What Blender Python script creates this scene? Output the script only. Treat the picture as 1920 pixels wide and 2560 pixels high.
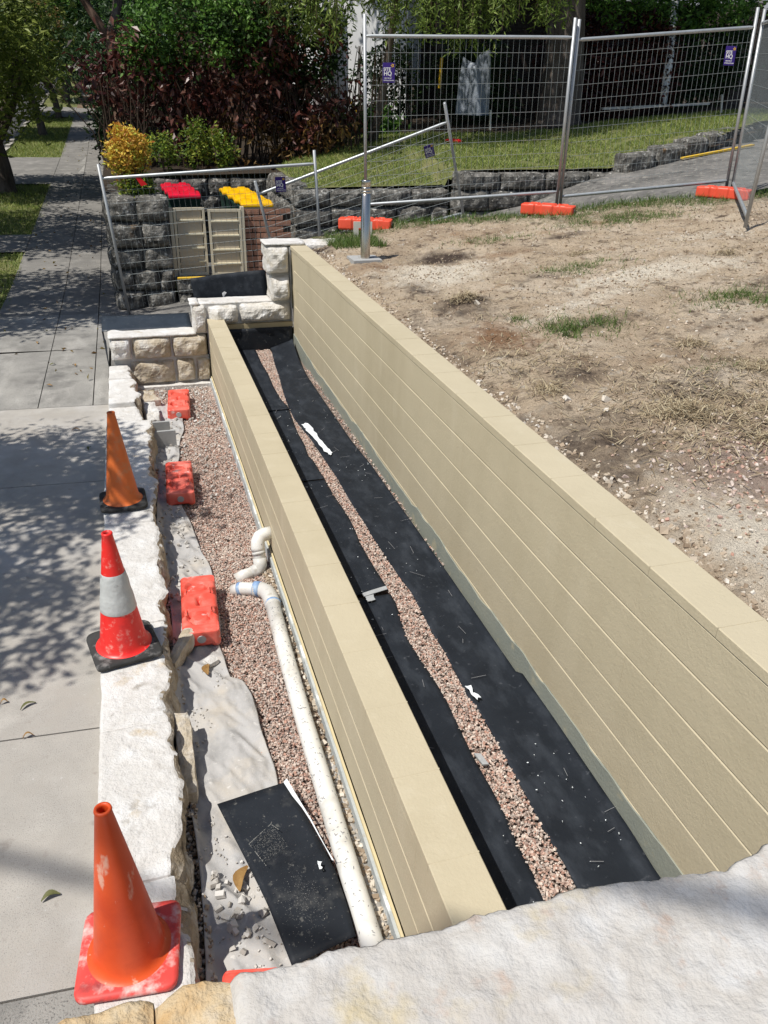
import bpy, math, random
import numpy as np
from mathutils import Vector, Matrix
random.seed(7); RNG = np.random.default_rng(11)
R = math.radians
for o in list(bpy.data.objects): bpy.data.objects.remove(o)
C = bpy.context.scene.collection
sc = bpy.context.scene

# ------------------------------------------------------------------ camera, sky, sun, exposure
PITCH, YAW, ROLL = 0.4809, 0.3025, 0.0252
fw = np.array([math.sin(YAW)*math.cos(PITCH), math.cos(YAW)*math.cos(PITCH), -math.sin(PITCH)])
r0 = np.array([math.cos(YAW), -math.sin(YAW), 0.0]); u0 = np.cross(r0, fw)
rt = math.cos(ROLL)*r0 + math.sin(ROLL)*u0; up = -math.sin(ROLL)*r0 + math.cos(ROLL)*u0
cam = bpy.data.objects.new('camera', bpy.data.cameras.new('camera')); C.objects.link(cam)
cam.matrix_world = Matrix(((rt[0], up[0], -fw[0], 0), (rt[1], up[1], -fw[1], 0), (rt[2], up[2], -fw[2], 0), (0, 0, 0, 1)))
cam.data.sensor_fit = 'VERTICAL'; cam.data.sensor_height = 36.0; cam.data.lens = 36*2000/2560
cam.data.clip_start = 0.05; cam.data.clip_end = 600
sc.camera = cam
SUN = Vector((-0.45, -0.17, 0.875)).normalized()
w = bpy.data.worlds.new('World'); sc.world = w; w.use_nodes = True
nt = w.node_tree; nt.nodes.clear()
sky = nt.nodes.new('ShaderNodeTexSky'); sky.sky_type = 'NISHITA'; sky.sun_disc = False
sky.sun_elevation = math.asin(SUN.z); sky.sun_rotation = math.atan2(SUN.x, SUN.y)
bg = nt.nodes.new('ShaderNodeBackground'); bg.inputs[1].default_value = 0.085
wo = nt.nodes.new('ShaderNodeOutputWorld')
nt.links.new(sky.outputs[0], bg.inputs[0]); nt.links.new(bg.outputs[0], wo.inputs[0])
sl = bpy.data.lights.new('sun', 'SUN'); sl.energy = 4.4; sl.angle = R(0.53); sl.color = (1, .965, .9)
so = bpy.data.objects.new('sun', sl); C.objects.link(so)
so.rotation_euler = (-SUN).to_track_quat('-Z', 'Y').to_euler()
sc.view_settings.view_transform = 'Standard'; sc.view_settings.look = 'None'
sc.view_settings.exposure = 0.17; sc.view_settings.gamma = 1; sc.view_settings.use_curve_mapping = False

# ------------------------------------------------------------------ noise (numpy)
def _h(i, j, k, s):
    n = (i*374761393 + j*668265263 + k*2147483647 + s*974634777) & 0xffffffff
    n = ((n ^ (n >> 13))*1274126177) & 0xffffffff
    return ((n ^ (n >> 16)) & 0xffff)/65535.0
def vn(p, s=0):
    p = np.asarray(p, float); f = np.floor(p).astype(np.int64); t = p-f; t = t*t*(3-2*t); o = 0
    for a in (0, 1):
        for b in (0, 1):
            for c in (0, 1):
                wgt = (t[:, 0] if a else 1-t[:, 0])*(t[:, 1] if b else 1-t[:, 1])*(t[:, 2] if c else 1-t[:, 2])
                o = o+wgt*_h(f[:, 0]+a, f[:, 1]+b, f[:, 2]+c, s)
    return o
def fbm(p, s=0, oct=3):
    o = 0; a = 1; t = 0; p = np.asarray(p, float)
    for k in range(oct): o = o+a*vn(p*(2.03**k), s+k*17); t += a; a *= .5
    return o/t
def n2(x, y, f, s=0, oct=3): return fbm(np.stack([x*f, y*f, np.zeros_like(x)+.37], 1), s, oct)

# ------------------------------------------------------------------ mesh helpers
def nmesh(name, V, F, attr=None, smooth=False):
    V = np.asarray(V, np.float32); F = np.asarray(F, np.int32); k = F.shape[1]
    me = bpy.data.meshes.new(name); me.vertices.add(len(V)); me.vertices.foreach_set('co', V.ravel())
    me.loops.add(F.size); me.loops.foreach_set('vertex_index', F.ravel())
    me.polygons.add(len(F)); me.polygons.foreach_set('loop_start', np.arange(0, F.size, k, dtype=np.int32))
    try: me.polygons.foreach_set('loop_total', np.full(len(F), k, np.int32))
    except Exception: pass
    me.polygons.foreach_set('use_smooth', np.full(len(F), smooth))
    me.update(calc_edges=True)
    if attr:
        for n, (dom, arr) in attr.items():
            a = me.attributes.new(n, 'FLOAT', dom); a.data.foreach_set('value', np.asarray(arr, np.float32))
    return me
def link(name, me, mat, parent=None, loc=None, rot=None):
    o = bpy.data.objects.new(name, me); C.objects.link(o)
    if mat is not None and len(me.materials) == 0: me.materials.append(mat)
    if parent is not None: o.parent = parent
    if loc is not None: o.location = loc
    if rot is not None: o.rotation_euler = rot
    return o
def tag(o, label=None, cat=None, group=None, kind=None):
    if label: o['label'] = label
    if cat: o['category'] = cat
    if group: o['group'] = group
    if kind: o['kind'] = kind
    return o
def empty(name, label, cat, loc=(0, 0, 0), group=None, kind=None, rz=0):
    o = bpy.data.objects.new(name, None); C.objects.link(o); o.location = loc; o.rotation_euler = (0, 0, rz)
    o.empty_display_size = .1
    return tag(o, label, cat, group, kind)
class MB:
    def __init__(s): s.V = []; s.F = []
    def add(s, V, F):
        b = len(s.V); s.V += [tuple(v) for v in V]; s.F += [tuple(i+b for i in f) for f in F]; return s
    def box(s, x0, x1, y0, y1, z0, z1):
        V = [(x, y, z) for z in (z0, z1) for y in (y0, y1) for x in (x0, x1)]
        return s.add(V, [(0, 2, 3, 1), (4, 5, 7, 6), (0, 1, 5, 4), (2, 6, 7, 3), (0, 4, 6, 2), (1, 3, 7, 5)])
    def bar(s, a, b, wx, wz, upv=(0, 0, 1)):
        a = Vector(a); b = Vector(b); d = (b-a).normalized(); x = d.cross(Vector(upv)).normalized(); z = x.cross(d)
        V = [p+x*(i*wx/2)+z*(j*wz/2) for p in (a, b) for i, j in ((-1, -1), (1, -1), (1, 1), (-1, 1))]
        return s.add(V, [(0, 1, 2, 3), (4, 7, 6, 5), (0, 4, 5, 1), (1, 5, 6, 2), (2, 6, 7, 3), (3, 7, 4, 0)])
    def tube(s, pts, r, n=8, cap=True):
        pts = [Vector(p) for p in pts]; rs = r if isinstance(r, (list, tuple)) else [r]*len(pts)
        V = []; px = None
        for i, p in enumerate(pts):
            d = (pts[min(i+1, len(pts)-1)]-pts[max(i-1, 0)]).normalized()
            if px is None: px = d.cross(Vector((0.3, 0.1, 1)) if abs(d.z) < .95 else Vector((1, 0, 0))).normalized()
            px = (px-d*px.dot(d)).normalized(); py = d.cross(px)
            V += [p+px*(math.cos(6.28318*k/n)*rs[i])+py*(math.sin(6.28318*k/n)*rs[i]) for k in range(n)]
        F = [(i*n+k, i*n+(k+1) % n, (i+1)*n+(k+1) % n, (i+1)*n+k) for i in range(len(pts)-1) for k in range(n)]
        if cap: F += [tuple(range(n))[::-1], tuple((len(pts)-1)*n+k for k in range(n))]
        return s.add(V, F)
    def lathe(s, prof, n=32, c=(0, 0, 0)):
        V = [(c[0]+r*math.cos(6.28318*k/n), c[1]+r*math.sin(6.28318*k/n), c[2]+z) for r, z in prof for k in range(n)]
        return s.add(V, [(i*n+k, i*n+(k+1) % n, (i+1)*n+(k+1) % n, (i+1)*n+k) for i in range(len(prof)-1) for k in range(n)])
    def build(s, name, mat, parent=None, smooth=False, loc=None, rot=None):
        me = bpy.data.meshes.new(name); me.from_pydata(s.V, [], s.F); me.update()
        if smooth: me.polygons.foreach_set('use_smooth', [True]*len(me.polygons))
        return link(name, me, mat, parent, loc, rot)
_lat = {}
def lattice(nx, ny, nz):
    if (nx, ny, nz) in _lat: return _lat[(nx, ny, nz)]
    idx = {}; P = []
    def g(i, j, k):
        if (i, j, k) not in idx: idx[(i, j, k)] = len(P); P.append((i, j, k))
        return idx[(i, j, k)]
    F = []
    for i in range(nx):
        for j in range(ny):
            F.append((g(i, j, 0), g(i, j+1, 0), g(i+1, j+1, 0), g(i+1, j, 0)))
            F.append((g(i, j, nz), g(i+1, j, nz), g(i+1, j+1, nz), g(i, j+1, nz)))
    for i in range(nx):
        for k in range(nz):
            F.append((g(i, 0, k), g(i+1, 0, k), g(i+1, 0, k+1), g(i, 0, k+1)))
            F.append((g(i, ny, k), g(i, ny, k+1), g(i+1, ny, k+1), g(i+1, ny, k)))
    for j in range(ny):
        for k in range(nz):
            F.append((g(0, j, k), g(0, j, k+1), g(0, j+1, k+1), g(0, j+1, k)))
            F.append((g(nx, j, k), g(nx, j+1, k), g(nx, j+1, k+1), g(nx, j, k+1)))
    _lat[(nx, ny, nz)] = (np.array(P, float), np.array(F)); return _lat[(nx, ny, nz)]
def rbox(wd, dp, ht, res, r, amp=0, freq=12, seed=0, bulge=None, oct=3):
    """rounded box with rough faces; bulge = {axis sign string: amount}"""
    n = [max(2, int(round(v/res))) for v in (wd, dp, ht)]
    P, F = lattice(*n); half = np.array([wd, dp, ht])/2
    p = (P/np.array(n)*2-1)*half
    r = min(r, min(half)*.9)
    inner = np.clip(p, -(half-r), half-r); d = p-inner; L = np.linalg.norm(d, axis=1); d = d/np.maximum(L, 1e-9)[:, None]
    q = inner+d*r
    if amp: q = q+d*((fbm(p*freq+seed*7.31, seed, oct)-.5)*2*amp)[:, None]
    if bulge:
        for k, v in bulge.items():
            ax = 'xyz'.index(k[0]); sg = 1 if k[1] == '+' else -1
            on = (d[:, ax]*sg > .7); u = 1
            for a in range(3):
                if a != ax: u = u*(1-np.abs(p[:, a]/half[a])**4)
            rough = fbm(p*freq*.6+seed*3.7, seed+5, 3)
            q[:, ax] += np.where(on, sg*v*u*(.35+1.3*rough), 0)
    return q, F
def stone(name, c, size, mat, parent=None, res=.05, r=.03, amp=.012, freq=9, seed=0, bulge=None, smooth=False, rot=None, oct=3):
    V, F = rbox(*size, res, r, amp, freq, seed, bulge, oct)
    return link(name, nmesh(name, V, F, smooth=smooth), mat, parent, c, rot)
def grid(name, xs, ys, zf, mat, parent=None, attr=None, smooth=True, keep=None, xf=None):
    X, Y = np.meshgrid(xs, ys); x = X.ravel(); y = Y.ravel()
    if xf is not None: x = xf(x, y)
    z = zf(x, y); nx = len(xs)
    i = np.arange((len(ys)-1)*(nx-1)); j = i//(nx-1)*nx+i % (nx-1)
    F = np.stack([j, j+1, j+1+nx, j+nx], 1)
    if keep is not None:
        cx = x[F].mean(1); cy = y[F].mean(1); F = F[keep(cx, cy)]
    at = {k: ('POINT', f(x, y)) for k, f in attr.items()} if attr else None
    return link(name, nmesh(name, np.stack([x, y, z], 1), F, at, smooth), mat, parent)
def text(s, size, mat, parent, M, name, depth=.001):
    cu = bpy.data.curves.new(name, 'FONT'); cu.body = s; cu.size = size; cu.extrude = depth; cu.offset = size*.03
    o = bpy.data.objects.new(name, cu); C.objects.link(o)
    dg = bpy.context.evaluated_depsgraph_get(); me = bpy.data.meshes.new_from_object(o.evaluated_get(dg))
    bpy.data.objects.remove(o); me.materials.clear()
    ob = link(name, me, mat, parent); ob.matrix_local = M; return ob

# ------------------------------------------------------------------ materials
def mat(name, cols, scale=6, rough=.85, bump=.0, bscale=60, metallic=0, speck=None, stretch=None, spec=.3, detail=6, bdist=.01,
        layers=(), attr=None, attrmix=(), objspace=False, transl=0, soft=.5, bump2=None):
    """cols: two to four linear colours spread over a noise; layers: (colour, scale, threshold, softness[, stretch]) painted on by noise masks"""
    m = bpy.data.materials.new(name); m.use_nodes = True; t = m.node_tree; N = t.nodes; L = t.links
    b = N['Principled BSDF']; b.inputs['Roughness'].default_value = rough; b.inputs['Metallic'].default_value = metallic
    b.inputs['Specular IOR Level'].default_value = spec
    if objspace: pos = N.new('ShaderNodeTexCoord').outputs['Object']
    else: pos = N.new('ShaderNodeNewGeometry').outputs['Position']
    def mapped(st, off=0):
        mp = N.new('ShaderNodeMapping'); mp.inputs['Scale'].default_value = st or (1, 1, 1); mp.inputs['Location'].default_value = (off, off*.7, off*.3)
        L.new(pos, mp.inputs['Vector']); return mp.outputs[0]
    def noise(s, st=None, off=0, det=detail, ro=.6):
        n = N.new('ShaderNodeTexNoise'); n.inputs['Scale'].default_value = s; n.inputs['Detail'].default_value = det; n.inputs['Roughness'].default_value = ro
        L.new(mapped(st, off), n.inputs['Vector']); return n.outputs['Fac']
    ramp = N.new('ShaderNodeValToRGB'); e = ramp.color_ramp.elements
    lo, hi = .5-soft*.45, .5+soft*.45
    if attr: L.new(_attr(N, attr), ramp.inputs[0]); lo, hi = 0, 1
    else: L.new(noise(scale, stretch), ramp.inputs[0])
    e[0].position = lo; e[0].color = (*cols[0], 1); e[1].position = hi; e[1].color = (*cols[-1], 1)
    for i, c in enumerate(cols[1:-1]):
        x = e.new(lo+(hi-lo)*(i+1)/(len(cols)-1)); x.color = (*c, 1)
    col = ramp.outputs[0]
    def mix(fac, a, c2):
        mx = N.new('ShaderNodeMix'); mx.data_type = 'RGBA'; L.new(fac, mx.inputs[0]); L.new(a, mx.inputs[6]); mx.inputs[7].default_value = (*c2, 1); return mx.outputs[2]
    def mask(f, th, sf):
        mr = N.new('ShaderNodeMapRange'); mr.inputs['From Min'].default_value = th-sf; mr.inputs['From Max'].default_value = th+sf; L.new(f, mr.inputs['Value']); return mr.outputs[0]
    for k, ly in enumerate(layers):
        c2, s, th, sf = ly[:4]; st = ly[4] if len(ly) > 4 else None
        col = mix(mask(noise(s, st, 3.1*(k+1)), th, sf), col, c2)
    for an, c2, s in attrmix:                       # attribute 0..1 broken up by noise
        ad = N.new('ShaderNodeMath'); ad.operation = 'ADD'; L.new(_attr(N, an), ad.inputs[0])
        su = N.new('ShaderNodeMath'); su.operation = 'MULTIPLY_ADD'; L.new(noise(s, None, 9), su.inputs[0]); su.inputs[1].default_value = 1.2; su.inputs[2].default_value = -.6
        L.new(su.outputs[0], ad.inputs[1]); col = mix(mask(ad.outputs[0], .5, .3), col, c2)
    L.new(col, b.inputs['Base Color'])
    if bump:
        bn = N.new('ShaderNodeBump'); bn.inputs['Strength'].default_value = bump; bn.inputs['Distance'].default_value = bdist
        L.new(noise(bscale, stretch, 5), bn.inputs['Height'])
        if bump2:
            b2 = N.new('ShaderNodeBump'); b2.inputs['Strength'].default_value = bump2[0]; b2.inputs['Distance'].default_value = bump2[2]
            L.new(noise(bump2[1], None, 8), b2.inputs['Height']); L.new(bn.outputs[0], b2.inputs['Normal']); L.new(b2.outputs[0], b.inputs['Normal'])
        else: L.new(bn.outputs[0], b.inputs['Normal'])
    if transl:
        tr = N.new('ShaderNodeBsdfTranslucent'); L.new(col, tr.inputs[0]); ms = N.new('ShaderNodeMixShader'); ms.inputs[0].default_value = transl
        L.new(b.outputs[0], ms.inputs[1]); L.new(tr.outputs[0], ms.inputs[2]); L.new(ms.outputs[0], N['Material Output'].inputs[0])
    return m
def _attr(N, name):
    a = N.new('ShaderNodeAttribute'); a.attribute_name = name; return a.outputs['Fac']
M = {}
M['paint'] = mat('painted_block', [(.485, .42, .292), (.52, .452, .318)], 2.2, .6, .45, 75, bdist=.004, spec=.3, layers=[((.445, .382, .26), 1.6, .58, .14, (1, 1, .3)), ((.53, .465, .335), 5, .66, .08, (1, 1, .25)), ((.58, .515, .39), 60, .76, .02)], bump2=(.35, 12, .008))
M['primer'] = mat('grey_primer', [(.23, .25, .22), (.29, .30, .25)], 4, .7, .3, 60, layers=[((.36, .34, .25), 6, .62, .05)])
M['paint_edge'] = mat('paint_edge', [(.62, .52, .30), (.55, .47, .30)], 9, .6)
M['plaster'] = mat('plaster_footing', [(.34, .37, .38), (.46, .48, .47)], 9, .85, .6, 40, layers=[((.7, .73, .74), 5, .6, .05), ((.28, .2, .11), 4, .68, .06)])
M['cream_edge'] = mat('cream_strip', [(.46, .38, .22), (.4, .34, .22)], 8, .7, .4, 30)
M['white_stone'] = mat('pale_sandstone', [(.69, .675, .655), (.58, .555, .52), (.75, .745, .735)], 3.5, .92, .7, 26, bdist=.02, spec=.15,
                       layers=[((.48, .38, .24), 4.5, .68, .07), ((.38, .35, .31), 6, .66, .06), ((.28, .27, .25), 45, .75, .03)], bump2=(.55, 110, .006))
M['fore_stone'] = mat('foreground_sandstone', [(.555, .54, .515), (.47, .44, .40), (.60, .595, .585)], 5, .9, .65, 20, bdist=.022, spec=.15,
                      layers=[((.50, .42, .27), 4.5, .66, .07), ((.45, .36, .30), 13, .66, .07), ((.44,.41,.38), 2.6, .62, .10), ((.16, .15, .14), 22, .76, .03), ((.22, .19, .15), 60, .74, .02)], bump2=(.4, 90, .005))
M['yellow_stone'] = mat('ochre_sandstone', [(.52, .31, .12), (.55, .43, .27), (.52, .50, .46)], 8, .9, .9, 30, bdist=.02, layers=[((.3, .3, .29), 9, .68, .04)], bump2=(.5, 120, .005))
M['tan_stone'] = mat('tan_rockface', [(.31, .245, .16), (.48, .41, .31), (.62, .58, .51)], 9, .92, .9, 30, bdist=.02, layers=[((.66, .63, .58), 6, .60, .08)], bump2=(.5, 120, .006))
M['pale_face'] = mat('pale_rockface', [(.44, .39, .31), (.62, .59, .54), (.54, .50, .44)], 9, .92, .9, 28, bdist=.02, layers=[((.72, .71, .70), 5, .56, .08)], bump2=(.5, 120, .006))
M['broken_face'] = mat('broken_sandstone_face', [(.22, .17, .11), (.38, .31, .22), (.52, .46, .37)], 7, .95, 1, 26, bdist=.03, layers=[((.60, .57, .52), 6, .60, .08), ((.09, .07, .05), 9, .64, .06)], bump2=(.6, 110, .008))
M['mortar'] = mat('mortar', [(.40, .39, .37), (.56, .55, .53)], 12, .9, .5, 60)
M['dark_stone'] = mat('weathered_dark_stone', [(.035, .033, .03), (.12, .113, .10), (.32, .305, .275)], 7, .95, 1, 14, bdist=.05, soft=.5,
                      layers=[((.50, .48, .44), 16, .62, .05), ((.16, .09, .035), 3, .70, .05)], bump2=(.6, 70, .01))
M['dark_mortar'] = mat('dark_mortar', [(.03, .03, .028), (.09, .085, .08)], 12, .95, .5, 40)
M['concrete_new'] = mat('new_concrete', [(.45, .42, .375), (.36, .335, .30), (.50, .47, .425)], 1.7, .92, .6, 200, bdist=.004, layers=[((.25, .23, .21), 150, .60, .05), ((.47, .45, .425), 1.3, .60, .1), ((.37, .34, .30), 4, .60, .12), ((.30, .27, .24), 11, .68, .05), ((.50, .48, .46), 30, .70, .05)])
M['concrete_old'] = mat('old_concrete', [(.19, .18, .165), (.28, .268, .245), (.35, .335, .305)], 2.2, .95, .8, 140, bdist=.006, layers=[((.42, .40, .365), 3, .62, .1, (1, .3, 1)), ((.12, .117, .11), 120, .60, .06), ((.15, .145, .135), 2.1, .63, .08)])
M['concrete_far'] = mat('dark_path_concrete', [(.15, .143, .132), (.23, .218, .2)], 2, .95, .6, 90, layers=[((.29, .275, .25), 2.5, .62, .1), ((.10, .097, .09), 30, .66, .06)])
M['litter'] = mat('leaf_littered_concrete', [(.10, .07, .045), (.2, .14, .09)], 3, .95, .4, 60)
M['driveway'] = mat('driveway_concrete', [(.085, .082, .077), (.15, .143, .133), (.23, .215, .2)], 1.6, .95, .9, 40, bdist=.012, layers=[((.06, .058, .055), 5, .62, .07), ((.30, .28, .245), 10, .62, .08), ((.05, .048, .045), 26, .68, .04)], bump2=(.5, 180, .004))
M['road'] = mat('asphalt', [(.05, .05, .052), (.075, .075, .075)], 3, .9, .4, 120)
M['soil'] = mat('soil', [(.10, .075, .05), (.19, .15, .105), (.27, .22, .16)], 9, .98, 1, 40, bdist=.02)
M['mulch'] = mat('mulch', [(.022, .016, .011), (.06, .042, .028)], 12, .98, 1, 40, bdist=.03)
M['dirt'] = mat('dirt', [(.28, .20, .13), (.50, .395, .28), (.64, .54, .42)], 1.6, .98, 1, 30, bdist=.035, soft=.55,
                layers=[((.12, .085, .058), 6, .62, .07), ((.52, .45, .36), 8, .64, .05), ((.34, .22, .13), 2.2, .66, .06), ((.10, .072, .05), 38, .66, .05), ((.58, .51, .42), 60, .70, .04)],
                attrmix=[('red', (.25, .145, .08), 9), ('dark', (.065, .045, .034), 7), ('sand', (.70, .62, .50), 8), ('gravelly', (.33, .25, .2), 20), ('green', (.085, .10, .035), 12)], bump2=(1, 110, .016))
M['gravel_bed'] = mat('gravel_bed', [(.15, .11, .09), (.24, .19, .16)], 60, .95, 1, 90, bdist=.01)
M['gravel'] = mat('pink_gravel', [(.26, .205, .18), (.47, .27, .205), (.54, .41, .34), (.42, .37, .335), (.58, .46, .39), (.66, .585, .51)], attr='rnd', rough=.85, spec=.2)
M['pebble'] = mat('dirt_pebble', [(.22, .16, .11), (.36, .28, .2), (.5, .43, .34), (.64, .59, .52)], attr='rnd', rough=.95)
M['clod'] = mat('soil_crumb', [(.14, .10, .065), (.27, .20, .14), (.4, .31, .225), (.52, .43, .34)], attr='rnd', rough=.98)
M['chips'] = mat('stone_chips', [(.38, .35, .31), (.50, .475, .44), (.62, .60, .57)], attr='rnd', rough=.95)
M['membrane'] = mat('black_membrane', [(.008, .0105, .015), (.015, .019, .026)], 5, .62, .35, 22, bdist=.006, spec=.22,
                    layers=[((.032, .038, .048), 9, .60, .12, (1, .45, 1)), ((.06, .065, .075), 26, .68, .06), ((.17, .18, .19), 45, .76, .02), ((.6, .62, .63), 28, .83, .012)], bump2=(.15, 150, .003))
M['membrane_dusty'] = mat('dusty_membrane', [(.009, .011, .015), (.018, .022, .029)], 6, .62, .35, 20, bdist=.006, spec=.22,
                          layers=[((.04, .042, .045), 5, .62, .05), ((.10, .10, .095), 30, .66, .04), ((.22, .21, .19), 70, .70, .03), ((.33, .32, .29), 60, .74, .03)], bump2=(.15, 150, .003))
M['membrane_sky_sheen'] = mat('sky_sheen_membrane', [(.018, .025, .036), (.032, .042, .056)], 6, .45, .3, 20, bdist=.006, spec=.5, layers=[((.10, .115, .13), 30, .66, .05), ((.3, .32, .33), 60, .74, .03)])  # bluish tone paints the sky's reflection into the draped black sheet
M['white_paint'] = mat('white_paint_smear', [(.80, .84, .86), (.74, .79, .82)], 20, .5)
M['tape'] = mat('grey_tape', [(.30, .31, .32), (.42, .43, .43)], 20, .35, spec=.5)
M['fabric'] = mat('geotextile', [(.38, .37, .36), (.45, .44, .43)], 3, .95, .5, 30, bdist=.01, spec=.1, layers=[((.47, .43, .375), 3.6, .60, .1), ((.29, .285, .28), 6, .64, .10), ((.58, .56, .53), 26, .66, .05)])
M['pvc'] = mat('white_pvc', [(.72, .71, .68), (.66, .65, .61)], 4, .35, spec=.5, layers=[((.25, .25, .26), 46, .672, .015, (1, .4, 1)), ((.5, .48, .43), 7, .62, .1)])
M['chalk'] = mat('chalky_dust', [(.13, .13, .12), (.24, .235, .22)], 40, .9)
M['fleck'] = mat('grey_fleck', [(.20, .20, .21), (.32, .32, .32)], 20, .6)
M['pvc_grey'] = mat('grey_pvc', [(.50, .49, .46), (.6, .59, .56)], 5, .45, layers=[((.40, .38, .33), 12, .62, .06)])
M['blue_glue'] = mat('blue_primer', [(.10, .22, .48), (.36, .48, .62)], 18, .5)
M['orange_plastic'] = mat('orange_red_plastic', [(.72, .075, .035), (.80, .10, .05)], 5, .42, .1, 30, spec=.45)
M['orange_dusty'] = mat('dusty_orange_red_plastic', [(.68, .065, .04), (.75, .11, .075)], 6, .5, .1, 30, spec=.4, layers=[((.74, .22, .17), 7, .60, .16), ((.76, .68, .64), 8, .69, .07)])
M['cone_red'] = mat('orange_red_cone', [(.62, .065, .012), (.72, .10, .022)], 4, .45, .15, 90, bdist=.003, spec=.4, objspace=True, layers=[((.70, .36, .26), 13, .645, .035, (1, 1, .4)), ((.72, .60, .52), 30, .70, .02, (1, 1, .6)), ((.50, .05, .012), 3, .60, .1)])
M['cone_base_red'] = mat('red_cone_base', [(.66, .055, .045), (.72, .085, .07)], 7, .5, spec=.4, layers=[((.74, .50, .46), 14, .58, .09), ((.30, .05, .05), 7, .62, .07)])
M['cone_bright'] = mat('bright_red_cone', [(.78, .022, .018), (.82, .035, .028)], 6, .38, spec=.45, layers=[((.80, .24, .20), 26, .62, .06), ((.55, .02, .02), 5, .64, .08)])
M['cone_orange'] = mat('faded_orange_cone', [(.66, .155, .032), (.60, .13, .03)], 6, .45, spec=.4, layers=[((.50, .20, .09), 10, .62, .08), ((.42, .09, .025), 4, .62, .08)])
M['rubber'] = mat('black_rubber', [(.022, .022, .022), (.05, .05, .048)], 7, .75, .3, 40, layers=[((.26, .25, .24), 11, .62, .09)])
M['reflective'] = mat('grey_reflective_sleeve', [(.46, .47, .46), (.54, .55, .53)], 8, .45, .6, 26, bdist=.01, spec=.5, layers=[((.34, .34, .33), 16, .66, .03)])
M['galv'] = mat('galvanised_steel', [(.36, .38, .39), (.46, .48, .49)], 12, .42, metallic=.5, spec=.4)
M['galv_dull'] = mat('dull_galvanised_steel', [(.40, .41, .42), (.48, .49, .49)], 12, .5, metallic=.55)
M['wire'] = mat('galvanised_wire', [(.36, .39, .39), (.30, .33, .33)], 12, .45, metallic=.5)
M['stainless'] = mat('brushed_stainless', [(.52, .48, .43), (.60, .56, .51)], 30, .25, metallic=1, stretch=(1, 1, .02), bump=.08, bscale=220, bdist=.001)
M['concrete_block'] = mat('grey_concrete_block', [(.30, .30, .295), (.38, .38, .37)], 8, .93, .5, 120, bdist=.004)
M['purple'] = mat('purple_sign', [(.045, .022, .19), (.05, .025, .21)], 5, .4)
M['sign_white'] = mat('sign_white', [(.78, .78, .78), (.8, .8, .8)], 5, .5)
M['sign_yellow'] = mat('sign_yellow', [(.85, .50, .03), (.85, .52, .03)], 5, .5)
M['bin_red'] = mat('red_bin_lid', [(.62, .006, .03), (.68, .009, .04)], 5, .28, spec=.5)
M['bin_yellow'] = mat('yellow_bin_lid', [(.85, .45, .0), (.88, .5, .005)], 5, .3, spec=.5)
M['bin_green'] = mat('dark_green_bin', [(.012, .04, .03), (.018, .05, .036)], 5, .5)
M['teal_bin'] = mat('teal_bin', [(.012, .10, .085), (.016, .12, .10)], 5, .5)
M['gate'] = mat('cream_metal', [(.46, .395, .30), (.50, .435, .335)], 3, .5, spec=.4, layers=[((.38, .32, .24), 2, .64, .1)])
M['gate_frame'] = mat('cream_frame', [(.60, .53, .40), (.64, .57, .43)], 4, .5)
M['gate_rail'] = mat('sunlit_cream_rail', [(.80, .73, .54), (.80, .73, .54)], 4, .5)  # pale tone stands for sunlight on the rail tops
M['brick'] = mat('brown_brick', [(.42, .22, .145), (.33, .165, .11), (.50, .28, .19)], 9, .9, .7, 60, bdist=.006, layers=[((.06, .045, .038), 5, .66, .07, (1, 1, .4))])
M['brick_mortar'] = mat('brick_mortar', [(.03, .025, .02), (.05, .042, .036)], 9, .95)
M['yellow_line'] = mat('yellow_line_paint', [(.72, .45, .03), (.60, .40, .06)], 20, .8, layers=[((.2, .18, .15), 30, .66, .04)])
M['bark'] = mat('bark', [(.045, .036, .03), (.12, .095, .078), (.19, .16, .14)], 7, .95, 1, 22, bdist=.03, stretch=(1, 1, .22))
M['bark_red'] = mat('smooth_reddish_bark', [(.10, .055, .035), (.17, .11, .08)], 5, .8, .7, 16, bdist=.02, stretch=(1, 1, .3))
M['stem'] = mat('shrub_stem', [(.03, .022, .016), (.09, .06, .04)], 10, .9)
def leafmat(n, cols, transl=.3, rough=.5): return mat(n, cols, attr='rnd', rough=rough, transl=transl, spec=.35)
M['leaf_green'] = leafmat('fresh_green_leaves', [(.025, .065, .014), (.065, .155, .026), (.14, .28, .045), (.24, .42, .09)], .4)
M['leaf_dark'] = leafmat('dark_green_leaves', [(.010, .022, .008), (.02, .045, .012), (.04, .08, .022), (.07, .12, .035)])
M['leaf_olive'] = leafmat('olive_leaves', [(.05, .07, .016), (.11, .15, .035), (.19, .23, .055), (.28, .28, .085)], .4)
M['leaf_tree'] = leafmat('olive_green_tree_leaves', [(.06, .09, .016), (.14, .19, .035), (.24, .30, .06), (.36, .40, .11)], .45)
M['leaf_lime'] = leafmat('lime_weeping_leaves', [(.05, .09, .015), (.13, .19, .035), (.24, .33, .07), (.38, .46, .14)], .4)
M['leaf_yellow'] = leafmat('yellow_orange_leaves', [(.34, .09, .03), (.58, .27, .05), (.68, .48, .07), (.50, .56, .08)], .25)
M['leaf_yelgreen'] = leafmat('yellow_green_leaves', [(.03, .07, .012), (.09, .16, .02), (.22, .30, .04), (.38, .40, .06)], .3)
M['leaf_red'] = leafmat('copper_red_leaves', [(.022, .009, .009), (.055, .016, .015), (.10, .028, .022), (.15, .06, .045), (.22, .14, .11)], .22, .38)
M['leaf_brown'] = leafmat('rusty_leaves', [(.10, .05, .015), (.2, .11, .03), (.28, .18, .06), (.12, .13, .04)])
M['leaf_fallen'] = mat('fallen_leaf', [(.20, .10, .03), (.33, .20, .07)], 30, .7)
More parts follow.
